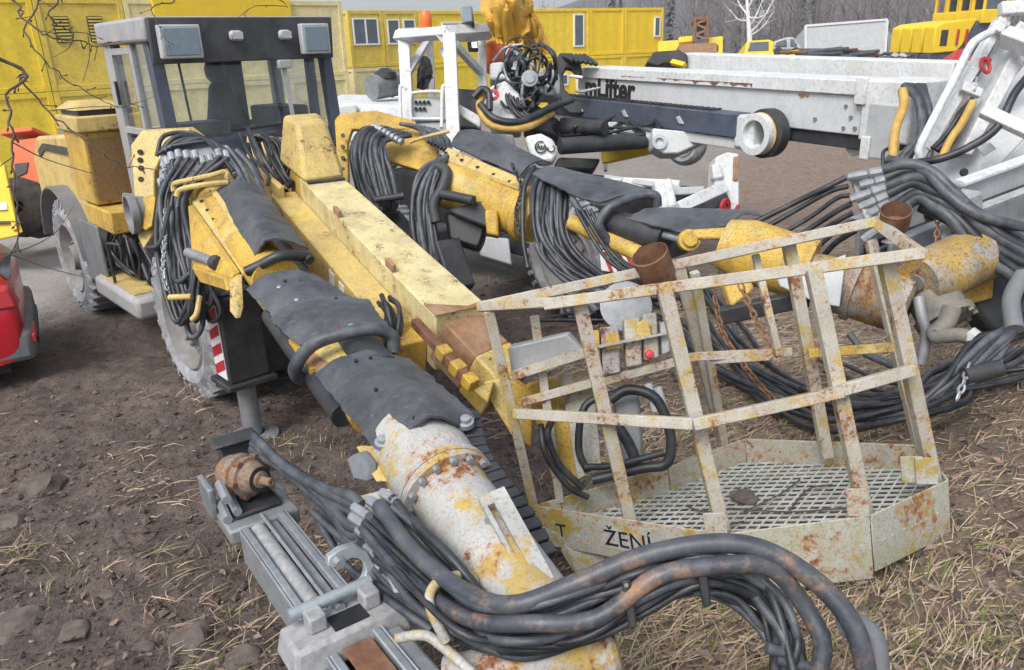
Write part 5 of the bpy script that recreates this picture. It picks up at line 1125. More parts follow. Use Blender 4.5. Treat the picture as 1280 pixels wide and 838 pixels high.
# hanging curtain of hoses
for i in range(18):
    s = i / 17; x0 = 668 + 40 * s; q2 = random.Random(50 + i)
    hose(pxs([(x0 + 4, 222 + 6 * s, 5.95), (x0 - 2 + 4 * s, 245 + 8 * s, 5.85), (668 + 42 * s + q2.uniform(-4, 4), 290 + 5 * s, 5.75), (682 + 48 * s + q2.uniform(-4, 4), 325, 5.7), (715 + 60 * s, 352 + 6 * q2.random(), 5.65), (760 + 60 * s, 366 + 6 * q2.random(), 5.6), (800 + 50 * s, 372, 5.5)]), .02, M['hose' if i % 3 else 'hoseg'], rbm)
hose(pxs([(668, 208, 6.0), (655, 240, 5.9), (652, 300, 5.85), (660, 335, 5.8)]), .018, M['hose'], rbm)
mat_sheet([(664, 218, 5.95), (680, 213, 6.05), (702, 213, 6.12), (718, 215, 6.15)], [(748, 253, 5.5), (775, 250, 5.5), (800, 245, 5.52), (822, 240, 5.55)], [(664, 218, 5.95), (690, 230, 5.8), (725, 248, 5.6), (748, 253, 5.5)], [(718, 215, 6.15), (755, 222, 5.95), (790, 230, 5.75), (822, 240, 5.55)], rbm, .03, seed=12)
hose(pxs([(822, 258, 5.5), (818, 246, 5.48), (795, 247, 5.45), (765, 258, 5.42), (751, 275, 5.42), (752, 292, 5.45), (768, 312, 5.5)]), .03, M['hoseg'], rbm)
hose(pxs([(716, 250, 5.7), (735, 275, 5.6), (760, 298, 5.5), (772, 318, 5.5)]), .028, M['hoseg'], rbm)
for i in range(4): hose(pxs([(720 + 6 * i, 262, 5.6), (742 + 5 * i, 300, 5.5), (765 + 6 * i, 330, 5.45), (800 + 5 * i, 350, 5.4)]), .014, M['hose'], rbm)
MB().cyl(at(715, 278, 5.75), at(800, 318, 5.35), .06, 18).build('inner_tube', M['yel'], rbm)
MB().cyl(at(755, 276, 5.6), at(832, 298, 5.25), .095, 20).build('boom_cylinder', M['dark'], rbm)
MB().cyl(at(826, 292, 5.25), at(856, 300, 5.1), .03, 14).build('piston_rod', M['steel'], rbm)
mat_sheet([(780, 272, 5.4), (808, 262, 5.45), (870, 264, 5.35), (930, 262, 5.25)], [(850, 289, 5.05), (880, 291, 4.98), (908, 286, 4.95), (930, 268, 4.98), (955, 270, 5.0)], [(780, 272, 5.4), (815, 281, 5.2), (850, 289, 5.05)], [(930, 262, 5.25), (944, 264, 5.12), (955, 270, 5.0)], rbm, .02, seed=15)
MB().hexa(pxs([(853, 300, 5.0), (960, 300, 4.8), (960, 295, 5.1), (860, 298, 5.3), (858, 288, 5.0), (960, 282, 4.8), (962, 278, 5.1), (862, 284, 5.3)])).build('boom_saddle', M['yel'], rbm, .02)
MB().lathe(at(862, 300, 4.98), -FWD, [(-.06, .07), (0, .07), (.002, .05), (.03, .045), (.03, 0)], 20).build('pivot_pin', M['yel'], rbm)
MB().lathe(at(905, 305, 4.95), at(1000, 335, 4.75) - at(905, 305, 4.95), [(0, .1), (0, .16), (.15, .2), (.55, .19), (.56, .1)], 28).build('boom_collar', M['yel'], rbm)
MB().prism(pxs([(905, 355, 4.8), (938, 348, 4.8), (945, 360, 4.75), (915, 385, 4.75)]), FWD * .1).build('lower_lug', M['yel'], rbm, .02)
MB().prism(pxs([(972, 350, 4.5), (1058, 318, 4.4), (1050, 384, 4.35), (1020, 378, 4.4), (975, 358, 4.5)]), FWD * .02).build('guard_plate', M['lgrey'], rbm, .006)
MB().bar(at(900, 395, 4.8), at(1010, 372, 4.6), .09, .1).build('feed_strut', M['dark'], rbm, .01)
W0, W1 = at(1000, 342, 4.72), at(1135, 384, 4.42)
MB().lathe(W0, W1 - W0, [(0, .14), (.25, .165), (.3, .165), (.305, .185), (.34, .185), (.345, .165), (.62, .165), (.64, .1)], 30).build('boom_end_tube', M['joint'], rbm)
X0, X1 = at(1150, 352, 4.35), at(1222, 318, 4.5)
MB().lathe(X0, X1 - X0, [(-.02, 0), (-.02, .05), (-.02, .14), (.02, .155), (.05, .165), ((X1 - X0).length, .165), ((X1 - X0).length + .12, .14), ((X1 - X0).length + .13, 0)], 30).build('rotation_unit', M['joint'], rbm)
MB().lathe(X0, X1 - X0, [(-.03, 0), (-.03, .045), (-.015, .05)], 14).build('centre_cap', M['castd'], rbm)
Y0, Y1 = at(1165, 370, 4.4), at(1190, 412, 4.3)
MB().lathe(Y0, Y1 - Y0, [(0, .1), (0, .14), (.12, .14), (.125, .16), (.17, .16), (.175, .1), (.2, .0)], 26).build('swivel_drum', M['castd'], rbm)
for i in range(10):
    t = 2 * math.pi * i / 10; YF = frame(Y0, Y1 - Y0); p_ = YF(.17, math.cos(t) * .145, math.sin(t) * .145); MB().cyl(p_, p_ + (Y1 - Y0).normalized() * .02, .016, 6).build('swivel_bolt', M['castd'], rbm)
MB().tube(spline(pxs([(1190, 385, 4.2), (1182, 405, 4.2), (1168, 420, 4.2), (1185, 420, 4.15), (1205, 420, 4.1), (1225, 432, 4.1), (1245, 455, 4.1)])), [.05] * 12 + [.04] * 25, 12).build('swivel_hose', M['castd'], rbm)
for x, y in ((1210, 418), (1222, 428)): MB().cyl(at(x, y, 4.1), at(x + 8, y + 6, 4.08), .05, 8).build('hose_fitting', M['lgrey'], rbm)
MB().tube(spline(pxs([(1148, 372, 4.3), (1152, 395, 4.28), (1158, 420, 4.28), (1150, 455, 4.3)])), .03, 10).build('swivel_hose', M['steeld'], rbm)
MB().bar(at(1180, 372, 4.55), at(1232, 358, 4.6), .12, .12).build('feed_mount', M['yel'], rbm, .01)
MB().prism(pxs([(1200, 340, 4.6), (1275, 310, 4.7), (1290, 420, 4.6), (1240, 415, 4.6), (1215, 380, 4.6)]), FWD * .2).build('feed_bracket', M['dark'], rbm, .03)
hose(pxs([(1062, 418, 4.4), (1080, 440, 4.3), (1105, 455, 4.2), (1120, 460, 4.2)]), .02, M['hoseg'], rbm)

# ---- feed of the right boom
U0, U1 = at(1085, 300, 4.9), at(1330, 208, 5.4)
_f2 = frame(U0, U1 - U0); f2 = lambda a, v, w: _f2(a, -v, w); L2 = (U1 - U0).length
fd2 = MB().box((0, -.16, -.16), (L2, .10, -.12), f2).build('feed_beam', M['dark'], rig, .01)
for v0, v1, z0, z1, m in ((-.18, -.15, -.16, .0, 'steeld'), (-.18, -.1, .0, .015, 'cast'), (.08, .11, -.14, .10, 'white2'), (.03, .14, .10, .125, 'white'), (-.06, -.02, -.12, -.06, 'steel'), (.0, .04, -.12, -.04, 'dark')):
    MB().box((0, v0, z0), (L2, v1, z1), f2).build('rail', M[m], fd2, .005)
MB().box((.55, -.2, -.02), (.75, .14, .14), f2).build('hose_bracket', M['cast'], fd2, .02)
MB().tube(spline(pxs([(1175, 300, 4.6), (1188, 290, 4.6), (1190, 262, 4.6), (1180, 240, 4.62), (1183, 230, 4.65), (1200, 232, 4.7)]), 4), .028, 10).build('hook_rod', M['worn'], fd2)
chain([(1172, 262, 4.6), (1172, 285, 4.58), (1170, 306, 4.58)], fd2, .011, 'rustl', .045)
bp = at(1085, 240, 4.75)
MB().prism(pxs([(1064, 222, 4.8), (1078, 218, 4.8), (1096, 268, 4.7), (1082, 274, 4.7)]), FWD * .03).build('bulkhead_plate', M['cast'], fd2, .005)
for i in range(7):
    s = i / 6; y0 = 214 + 12 * i
    jx, L_ = q.uniform(-8, 8), q.uniform(.55, 1.0)
    fa, fb_ = at(1058 + 2 * i, y0 + 8 + 2 * i, 4.76), at(1104 + 2 * i, y0 - 2 * i, 4.68); fa = fa.lerp(fb_, q.uniform(0, .35))
    MB().lathe(fa, fb_ - fa, [(0, .018), (0, .026), (.03, .026), (.03, .028 * (.8 + .3 * L_)), ((fb_ - fa).length * .55, .028), ((fb_ - fa).length * .56, .024), ((fb_ - fa).length * .62, .034), ((fb_ - fa).length, .03)], 8).build('hose_fitting', M['steeld'], fd2)
    hose(pxs([(900 + 18 * i, 300 + 8 * i, 5.1), (985 + 9 * i, 258 + 9 * i, 4.95), (1035 + 4 * i, 232 + 10 * i, 4.82), (1058 + 2 * i, 222 + 11 * i, 4.76)]), .018, M['hose'], fd2)
    hose(pxs([(1104 + 2 * i, 213 + 10 * i, 4.68), (1135 + 2 * i, 207 + 7 * i, 4.6), (1165, 214 + 7 * i, 4.52), (1190, 236 + 6.5 * i, 4.45), (1220, 262 + 8 * i, 4.4), (1255, 286 + 9 * i, 4.35), (1300, 308 + 10 * i, 4.3)]), .031, M['hose' if i % 2 else 'hoseg'], fd2)
for i in range(4): hose(pxs([(1150, 232 + 9 * i, 4.66), (1185, 245 + 10 * i, 4.56), (1225, 275 + 12 * i, 4.5), (1300, 325 + 14 * i, 4.45)]), .03, M['hose'], fd2)
hose(pxs([(1110, 200, 4.75), (1150, 215, 4.55), (1210, 262, 4.36), (1300, 290, 4.3)]), .03, M['hoseg'], fd2)
for i in range(8):
    hose(pxs([(1265 + 3 * i, 355, 4.3), (1262 + 2 * i, 385, 4.2), (1268 - 1 * i, 410, 4.1), (1255 - 5 * i, 440 - 2 * i, 4.05), (1225 - 6 * i, 466 + i, 4.0), (1190 - 6 * i, 485 + 3 * i, 4.0)]), .022, M['hose' if i % 2 else 'hoseg'], fd2)
MB().tube(spline(pxs([(1278, 345, 4.25), (1264, 375, 4.15), (1268, 412, 4.05)])), .045, 14).build('hose_sleeve', M['grey'], fd2)
# hoses trailing over the straw behind the basket
def trail(px, n, spread, r, seed):
    q2 = random.Random(seed)
    for k_ in range(n):
        out = []
        for x, y in px:
            g_ = gnd(x + q2.uniform(-1, 1) * spread * .6, y + (k_ - n / 2) * spread / n * 1.6 + q2.uniform(-3, 3)); out.append(V((g_.x, g_.y, ground_z(g_.x, g_.y, False) + .07 + r + q2.random() * .05)))
        hose(out, r, M['hose' if k_ % 3 else 'hoseg'], fd2, per=8)
trail([(862, 372), (905, 430), (960, 490), (1030, 528), (1110, 532), (1180, 508), (1240, 480), (1300, 455)], 9, 34, .021, 3)
trail([(675, 408), (730, 400), (790, 405), (850, 425), (900, 470), (985, 520)], 6, 26, .02, 4)
trail([(1020, 470), (1090, 500), (1150, 500), (1210, 480), (1300, 470)], 3, 16, .018, 5)
chain([(1212, 455, 3.95), (1205, 478, 3.92), (1196, 500, 3.9)], fd2, .012, 'steel', .045)
MB().cyl(at(1205, 470, 3.95), at(1250, 460, 3.95), .045, 12).build('hose_wrap', M['dark'], fd2)
dsc = MB().lathe(at(782, 384, 4.6), -FWD + Z * .3, [(0, 0), (0, .15), (.02, .155), (.025, .14), (.02, 0)], 30).build('steel_disc', M['steeld'], fd2)

# dirt and twigs lying on the basket floor
bm = bmesh.new(); bmesh.ops.create_icosphere(bm, subdivisions=3, radius=.055)
for v in bm.verts: v.co = V((v.co.x * 1.3, v.co.y, v.co.z * .5)) * (1 + .5 * noise.noise(v.co * 22))
me = bpy.data.meshes.new('soil_clump'); bm.to_mesh(me); bm.free(); me.materials.append(M['stone'])
o = bpy.data.objects.new('soil_clump', me); COL.objects.link(o); o.location = onpl(932, 622, -.115); tag(o, 'small clump of grey soil lying on the basket floor grating', 'soil')
tw = MB()
for pa in ([(858, 632), (880, 640), (915, 636), (985, 640), (1060, 635)], [(930, 640), (975, 618), (1000, 600)], [(880, 640), (905, 655), (930, 652)], [(985, 640), (1010, 612), (1040, 606)]):
    tw.tube(spline([onpl(x, y, -.118 + .012 * (j % 2)) for j, (x, y) in enumerate(pa)]), .0045, 5)
tag(tw.build('dry_twig', M['bark'], sharp=70), 'forked dry twig lying across the basket floor', 'twig')
# ------------------------------------------------------------------ white lifter machine behind
lif = thing('lifter_machine', 'white lifter machine with canopy frame and long white telescopic boom', 'lifter', atz(560, 260, 0))
def pb(a, b, w, h, nm, m, par, bev=.01, up=FWD): return MB().bar(at(*a), at(*b), w, h, up).build(nm, M[m], par, bev)
cn = pb((499, 46, 10.6), (541, 43, 11.6), .15, .16, 'canopy', 'white', lif)
pb((553, 43, 9.8), (612, 40, 10.9), .15, .17, 'canopy_beam', 'white', cn); pb((497, 46, 10.5), (560, 41, 9.8), .12, .14, 'canopy_beam', 'white', cn); pb((541, 44, 11.6), (612, 41, 11.0), .12, .14, 'canopy_beam', 'white', cn)
pb((505, 50, 10.5), (512, 175, 10.1), .15, .15, 'canopy_post', 'white', cn); pb((562, 46, 9.8), (568, 195, 9.3), .16, .16, 'canopy_post', 'white', cn)
pb((602, 46, 11.0), (604, 140, 10.6), .12, .12, 'canopy_post', 'white', cn); pb((537, 48, 11.5), (540, 130, 11.1), .1, .1, 'canopy_post', 'white', cn)
pb((510, 92, 10.3), (534, 52, 11.2), .09, .09, 'canopy_brace', 'white', cn); pb((568, 55, 9.8), (600, 90, 10.7), .09, .09, 'canopy_brace', 'white', cn)
pb((552, 62, 10.2), (566, 92, 9.7), .06, .06, 'canopy_brace', 'white', cn)
MB().lathe(at(533, 38, 11.2), Z, [(-.05, .05), (0, .06), (.02, .085), (.05, .085), (.12, .09), (.22, .085), (.26, .05), (.26, 0)], 18).build('beacon', M['orangepl'], lif)
MB().lathe(at(533, 38, 11.2), Z, [(-.03, .10), (.03, .10), (.03, 0)], 18).build('beacon_base', M['dark'], lif)
lp_ = MB().prism(pxs([(575, 8, 10.2), (590, 6, 10.3), (593, 28, 10.3), (578, 30, 10.2)]), FWD * .18).build('flood_lamp', M['steeld'], lif, .03)
MB().prism(pxs([(577, 10, 10.18), (588, 8, 10.2), (590, 26, 10.2), (579, 28, 10.18)]), FWD * .01).build('lens', M['lamp'], lp_)
pb((578, 30, 10.2), (580, 38, 10.3), .03, .03, 'lamp_bracket', 'dark', lif); pb((591, 28, 10.3), (592, 38, 10.4), .03, .03, 'lamp_bracket', 'dark', lif)
MB().prism(pxs([(584, 52, 10.3), (597, 50, 10.3), (598, 62, 10.3), (585, 62, 10.3)]), FWD * .12).build('work_lamp', M['dark'], lif, .02); MB().prism(pxs([(589, 53, 10.28), (596, 52, 10.28), (597, 60, 10.28), (590, 60, 10.28)]), FWD * .01).build('lens', M['mirror'], lif)
# body
MB().hexa(pxs([(408, 176, 10.8), (508, 182, 10.2), (520, 170, 12), (425, 165, 12.6), (408, 128, 10.8), (506, 132, 10.2), (518, 120, 12), (425, 118, 12.6)])).build('hood', M['white'], lif, .03)
slab([(415, 134, ), (446, 131), (446, 150), (415, 152)], 10.45, .1, 'side_hatch', M['lgrey'], lif, .02)
slab([(452, 140), (500, 142), (500, 148), (452, 146)], 10.3, .05, 'hood_trim', M['lgrey'], lif, .01)
slab([(462, 152), (488, 150), (490, 162), (464, 164)], 10.2, .15, 'tank', M['blue'], lif, .03)
ctl = slab([(514, 122), (548, 120), (556, 126), (556, 150), (514, 152)], 9.7, .08, 'control_panel', M['lgrey'], lif, .02)
for i in range(7): MB().cyl(at(520 + 5.2 * (i % 4), 128 + 8 * (i // 4), 9.69), at(520 + 5.2 * (i % 4), 128 + 8 * (i // 4), 9.66), .022, 12).build('gauge', M['black'], ctl)
for pa in ([(514, 152, 9.6), (513, 122, 9.65), (520, 116, 9.65), (552, 115, 9.6), (557, 120, 9.55), (558, 150, 9.5)], [(502, 170, 9.7), (500, 112, 9.9), (504, 108, 9.9), (508, 112, 9.9)], [(552, 160, 9.4), (553, 112, 9.5), (557, 108, 9.5), (562, 110, 9.5)], [(514, 149, 9.6), (558, 149, 9.5)]):
    MB().tube(spline(pxs(pa), 4), .022, 8).build('handrail', M['white'], lif)
slab([(510, 152), (560, 152), (562, 176), (512, 178)], 9.75, .1, 'step_panel', M['lgrey'], lif, .02)
slab([(570, 110), (598, 112), (600, 162), (572, 160)], 10.2, .6, 'engine_bay', M['dark'], lif, .03)
slab([(570, 128), (602, 146), (600, 160), (568, 140)], 9.6, .12, 'frame_gusset', M['white'], lif, .02)
slab([(598, 165), (642, 168), (646, 195), (600, 190)], 9.4, .8, 'side_box', M['lgrey'], lif, .03)
slab([(612, 78), (650, 74), (652, 98), (612, 100)], 10.6, .9, 'cab_side', M['white'], lif, .04)
bw_ = slab([(612, 108), (632, 100), (650, 118), (652, 160), (612, 160)], 9.5, .5, 'turret', M['white'], lif, .03)
MB().lathe(at(617, 119, 9.3), -FWD, [(0, .03), (0, .07), (.02, .07), (.02, .03)], 16).build('shackle', M['red'], lif)
slab([(598, 295), (636, 298), (640, 332), (600, 320)], 8.9, .6, 'tool_box', M['white2'], lif, .02)
fw_ = frame(at(700, 326, 8.3), RL)
wheel(lambda a, b, c: at(705, 326, 8.5) + RH * a - RL * b * 1.0 + Z * c, .66, .38, lif, 'rim')
wheel(lambda a, b, c: V((-2.0, 11.6, .66)) + RH * a - RL * b + Z * c, .66, .38, lif, 'rim')
wheel(lambda a, b, c: at(852, 178, 13.2) + RH * a - RL * b + Z * c, .42, .24, lif, 'steel')
MB().box((-3.6, .3, .5), (.6, 1.7, 1.3), lambda a, b, c: at(690, 330, 8.5) + RH * a + RL * b + Z * (c - .62)).build('chassis', M['dark'], lif, .03)
slab([(749, 312), (790, 322), (792, 345), (752, 338)], 8.0, .03, 'chevron_plate', M['whitep'], lif, 0)
for i in range(4): slab([(752 + i * 10, 314 + i * 2), (757 + i * 10, 315 + i * 2), (767 + i * 10, 340 + i), (762 + i * 10, 339 + i)], 7.985, .012, 'chevron_stripe', M['red'], lif, 0)
# lifter boom
G0, G1 = at(722, 84, 11.2), at(1150, 104, 6.95)          # upper front edge of the boom
gu = (G1 - G0).normalized(); GL = (G1 - G0).length; gv = gu.cross(Z).normalized()       # gv points to camera-left side of travel
if gv.dot(EYE - G0) < 0: gv = -gv
GF = lambda a, b, c: G0 + gu * a + gv * b + Z * c
lb = MB().box((0, -.55, -.52), (GL - .12, -.02, -.012), GF).build('lifter_boom', M['white2'], lif, .015)
MB().box((.02, -.58, -.14), (GL - .1, .02, 0), GF).build('top_flange', M['white'], lb, .01)
MB().box((GL - .55, -.6, -.55), (GL - .02, .03, .012), GF).build('boom_head', M['white'], lb, .02)
MB().box((GL - .62, .02, -.22), (GL - .5, .06, .03), GF).build('strap', M['white'], lb, .01)
for i, (a, c, r_) in enumerate(((GL - .3, -.38, .05), (GL - .3, -.55, .055), (GL - .68, -.35, .02), (GL - .62, -.22, .02), (GL - .62, -.45, .02), (GL - .75, -.25, .018), (GL - .75, -.46, .018), (GL - 1.1, -.4, .02))):
    MB().lathe(GF(a, .031 if a > GL - .55 else -.018, c), gv, [(0, r_), (.015, r_), (.015, r_ * .5), (.004, r_ * .45), (.004, 0)], 16).build('boom_bolt', M['steeld'], lb)
MB().box((GL - .44, .032, -.7), (GL - .14, .06, -.2), GF).build('head_plate', M['lgrey'], lb, .01)
for a in (GL - .42, GL - .12): MB().prism([GF(a - .05, .06, -.72), GF(a + .05, .06, -.72), GF(a + .05, .06, -.5), GF(a - .05, .06, -.5)], gv * .03).build('head_lug', M['white'], lb, .01)
MB().prism([GF(GL - .8, -.2, -.6), GF(GL - .62, -.2, -.6), GF(GL - .64, -.2, -.72), GF(GL - .72, -.2, -.75), GF(GL - .8, -.2, -.7)], gv * .05).build('lower_hook', M['white2'], lb, .01)
MB().box((.3, -.52, -.66), (GL - .3, -.06, -.523), GF).build('boom_underside_shade', M['dark'], lb, .01)  # dark-coloured box puts the shade under the white boom
q = random.Random(77)
for a0_, a1_ in ((1.05, 1.5), (1.75, 3.35)):
    n_ = int((a1_ - a0_) / .05); top_ = [GF(a0_ + (a1_ - a0_) * i / n_, .022, -.085) for i in range(n_ + 1)]
    bot_ = [GF(a0_ + (a1_ - a0_) * i / n_, .022, -.088 - .022 * q.random() ** 2 - (.03 if q.random() < .1 else 0)) for i in range(n_ + 1)]
    MB().prism(top_ + bot_[::-1], gv * .002).build('rust_streak', M['rust'], lb)
MB().prism([GF(GL - 1.35, -.017, -.16), GF(GL - 1.2, -.017, -.16), GF(GL - 1.22, -.017, -.2), GF(GL - 1.26, -.017, -.185), GF(GL - 1.3, -.017, -.21), GF(GL - 1.34, -.017, -.18)], gv * .002).build('rust_streak', M['rustl'], lb)
# dark cable tray with ribs
TL = GL * .64
tr = MB().box((-.45, .03, -.66), (TL, .24, -.39), GF).build('cable_tray', M['navy'], lb, .02)
for i in range(34): 
    a = -.2 + i * (TL - .2) / 34; MB().box((a, .05, -.388), (a + .045, .23, -.37), GF).build('tray_rib', M['dark'], tr)
for a in (.35, 1.35, 2.4): MB().prism([GF(a, .242, -.5), GF(a + .06, .242, -.57), GF(a + .14, .242, -.57), GF(a + .05, .242, -.48)], gv * .02).build('tray_clip', M['lgrey'], tr, .004)
MB().box((-.45, .02, -.78), (TL + .1, .2, -.663), GF).build('lower_beam', M['white2'], lb, .01)
rg_ = MB().lathe(GF(TL + .28, .24, -.58), gv, [(-.12, .13), (-.12, .22), (.06, .22), (.06, .15), (-.12, .13)], 32).build('guide_ring', M['white'], lb)
MB().box((TL - .06, .05, -.76), (TL + .22, .24, -.40), GF).build('ring_bracket', M['white'], lb, .03)
MB().lathe(GF(TL + .30, .1, -.58), gv, [(-.12, 0), (-.12, .2), (-.05, .26), (.08, .26), (.10, .2)], 32).build('rubber_roller', M['dark'], lb)
MB().lathe(GF(TL + .29, .19, -.58), gv, [(-.03, .19), (.02, .225), (.03, .2)], 32).build('roller_band', M['hosey'], lb)
# black hook-like end plate at the rear
ho = [(700, 66), (716, 66), (726, 78), (728, 92), (722, 96), (716, 86), (708, 84), (703, 94), (706, 112), (722, 126), (744, 130), (744, 142), (712, 142), (696, 128), (690, 108), (690, 82)]
slab(ho, 10.9, .15, 'end_plate', M['dark'], lb, .02)
for i in range(6): pb((704 + 5 * i, 70 - i * .2, 10.9), (716 + 6 * i, 76 + i, 10.7), .05, .05, 'end_ridge', 'dark', lb)
pb((712, 95, 10.6), (728, 97, 10.4), .04, .03, 'latch', 'white', lb); slab([(718, 114), (724, 113), (752, 108), (752, 110), (728, 116)], 10.6, .05, 'bracket_fin', M['lgrey'], lb, .01)
text_mesh('mLifter', .38, GF(.16, -.012, -.385), gu, Z, .004, M['black'], lb, 'lettering', .012)
lb2 = MB().bar(at(858, 78, 13), at(1200, 92, 10), .5, .3).build('upper_boom', M['white'], lif, .02)
slab([(808, 78), (818, 64), (850, 62), (860, 68), (860, 80), (830, 80), (822, 84)], 12.6, .4, 'rubber_buffer', M['dark'], lif, .03)
pb((840, 78, 12.4), (856, 82, 12.2), .08, .08, 'yellow_pin', 'bright', lif)
# lift cylinders, lower linkage, emblem plate
MB().cyl(at(690, 160, 9.9), at(756, 160, 9.3), .08, 18).build('lift_cylinder', M['dark'], lif); MB().cyl(at(700, 183, 9.3), at(806, 176, 9.6), .10, 20).build('lift_cylinder', M['dark'], lif)
MB().cyl(at(806, 174, 9.6), at(824, 172, 9.6), .10, 20).build('cylinder_gland', M['steel'], lif)
slab([(816, 160), (900, 168), (848, 192), (830, 192), (816, 184)], 9.3, .3, 'boom_bracket', M['white2'], lif, .02)
MB().lathe(at(824, 178, 9.28), -FWD, [(0, .09), (.02, .09), (.02, .05), (.0, .05)], 18).build('pivot_cap', M['lgrey'], lif)
ep = slab([(656, 170), (676, 166), (692, 174), (698, 190), (692, 202), (676, 204), (664, 196)], 9.1, .25, 'emblem_plate', M['white'], lif, .04)
for c0_, a0_, a1_, r_, w_ in (((676, 184), 20, 300, 7, .008), ((689, 186), -60, 200, 4, .007)):
    pts2 = [at(c0_[0] + r_ * math.cos(math.radians(a0_ + (a1_ - a0_) * i / 16)), c0_[1] + r_ * math.sin(math.radians(a0_ + (a1_ - a0_) * i / 16)), 9.08) for i in range(17)]
    MB().tube(pts2, w_, 6).build('emblem', M['black'], ep)
text_mesh('AtA', .075, at(670.5, 186.5, 9.075), RGT, UPV, .002, M['black'], ep, 'emblem_lettering', .004)
slab([(655, 120), (700, 150), (700, 172), (655, 160)], 9.8, .5, 'slew_frame', M['dark'], lif, .03)
slab([(700, 148), (748, 150), (748, 165), (700, 166)], 10.4, .4, 'frame_panel', M['lgrey'], lif, .02); slab([(756, 150), (820, 156), (815, 170), (770, 172)], 11, .4, 'linkage', M['dark'], lif, .02)
q = random.Random(61)
for i in range(34):
    c_ = (655 + q.uniform(-22, 22), 105 + q.uniform(-28, 25)); pa = []
    a0_ = q.uniform(0, 6.28); R_ = q.uniform(12, 30)
    for k_ in range(5): pa.append((c_[0] + R_ * math.cos(a0_ + k_ * .9) * .8, c_[1] + R_ * math.sin(a0_ + k_ * .9) * 1.1, 9.6 + q.uniform(-.25, .25)))
    hose(pxs(pa), q.uniform(.012, .024), M['hose' if i % 4 else 'steel'], lif)
for i in range(5): hose(pxs([(636 + 4 * i, 100, 9.6), (634 + 3 * i, 125, 9.5), (650 + 3 * i, 146, 9.4), (680 + 2 * i, 140, 9.5), (700, 122 + 2 * i, 9.8)]), .022, M['hose'], lif)
hose(pxs([(605, 118, 9.4), (600, 132, 9.3), (608, 152, 9.2), (628, 162, 9.2), (660, 160, 9.2), (690, 142, 9.5)]), .05, M['hosey'], lif); hose(pxs([(592, 122, 9.3), (602, 112, 9.3), (612, 116, 9.25), (612, 138, 9.2)]), .045, M['hose'], lif)
hose(pxs([(600, 130, 9.25), (618, 148, 9.15), (650, 152, 9.15), (690, 135, 9.4), (715, 125, 9.8)]), .04, M['hose'], lif)
MB().lathe(at(662, 99, 9.3), -FWD, [(0, 0), (0, .1), (.03, .1), (.035, .06), (.05, .06), (.05, 0)], 18).build('boom_pivot', M['steeld'], lif)
slab([(656, 88), (690, 84), (700, 92), (700, 118), (672, 118), (656, 108)], 9.75, .4, 'boom_root', M['white'], lif, .05)
slab([(700, 146), (770, 150), (812, 158), (810, 172), (700, 172)], 10.3, .3, 'sub_frame', M['dark'], lif, .03)
slab([(698, 196), (752, 198), (742, 214), (690, 212)], 9.9, .5, 'slew_base', M['dark'], lif, .04)
slab([(760, 152), (772, 152), (774, 176), (762, 176)], 10.1, .2, 'valve_block', M['lgrey'], lif, .02)
for i in range(14):
    x0, y0 = q.uniform(696, 800), q.uniform(148, 170); hose(pxs([(x0, y0, 9.8), (x0 + q.uniform(5, 25), y0 + q.uniform(5, 22), 9.6), (x0 + q.uniform(20, 55), y0 + q.uniform(4, 20), 9.5), (x0 + q.uniform(30, 80), y0 + q.uniform(-6, 14), 9.7)]), q.uniform(.012, .022), M['hose'], lif)
# hoses at the boom head
for i in range(9): hose(pxs([(1130 + 3 * i, 107, 6.9), (1146 + 2.4 * i, 125 + 2 * i, 6.75), (1148 + 2 * i, 165 + q.uniform(-4, 4), 6.65), (1132 + 3 * i, 192 + 2 * i, 6.6), (1122 + 2 * i, 206, 6.6)]), .03, M['hose' if i % 2 else 'hoseg'], lif)
hose(pxs([(1128, 112, 6.7), (1128, 130, 6.65), (1121, 165, 6.55), (1115, 200, 6.5), (1116, 206, 6.5)]), .042, M['hosey'], lif)
hose(pxs([(1112, 185, 6.6), (1105, 192, 6.55), (1104, 210, 6.5)]), .015, M['hose'], lif)
# outrigger post and bars in front of the machine
og = slab([(895, 196), (910, 190), (924, 192), (925, 266), (906, 268), (905, 236), (893, 232)], 7.9, .3, 'outrigger', M['white'], lif, .02)
slab([(917, 196), (924, 195), (923, 226), (916, 226)], 7.88, .02, 'rust_patch', M['rustl'], og); slab([(890, 205), (900, 204), (906, 222), (892, 224)], 7.85, .15, 'outrigger_lug', M['white'], og, .02)
pb((845, 262, 7.6), (902, 236, 7.9), .12, .16, 'outrigger_arm', 'white', og); pb((862, 268, 7.55), (905, 250, 7.8), .1, .14, 'outrigger_arm_shade', 'dark', og)  # the dark second bar is modelled shade below the white arm
pb((780, 228, 8.6), (850, 232, 8.2), .1, .07, 'outrigger_bar', 'white', og); pb((756, 222, 8.8), (850, 236, 8.1), .06, .05, 'outrigger_bar', 'lgrey', og); pb((838, 240, 8.0), (880, 238, 8.0), .08, .05, 'outrigger_bar', 'lgrey', og)
slab([(746, 224), (778, 222), (776, 230), (748, 232)], 8.3, .1, 'outrigger_pad', M['white'], og, .02); slab([(818, 226), (840, 222), (848, 260), (822, 264)], 7.8, .2, 'outrigger_joint', M['white'], og, .03)
MB().lathe(at(905, 258, 7.7), RH, [(0, .03), (0, .08), (.03, .08), (.03, .03), (0, .03)], 16).build('shackle', M['red'], og)
for i in range(2): slab([(918 + 4 * i, 262 - 3 * i), (921 + 4 * i, 256 - 3 * i), (923 + 2 * i, 256 - 3 * i), (920 + 4 * i, 264)], 7.87, .01, 'chevron_stripe', M['red'], og, 0)
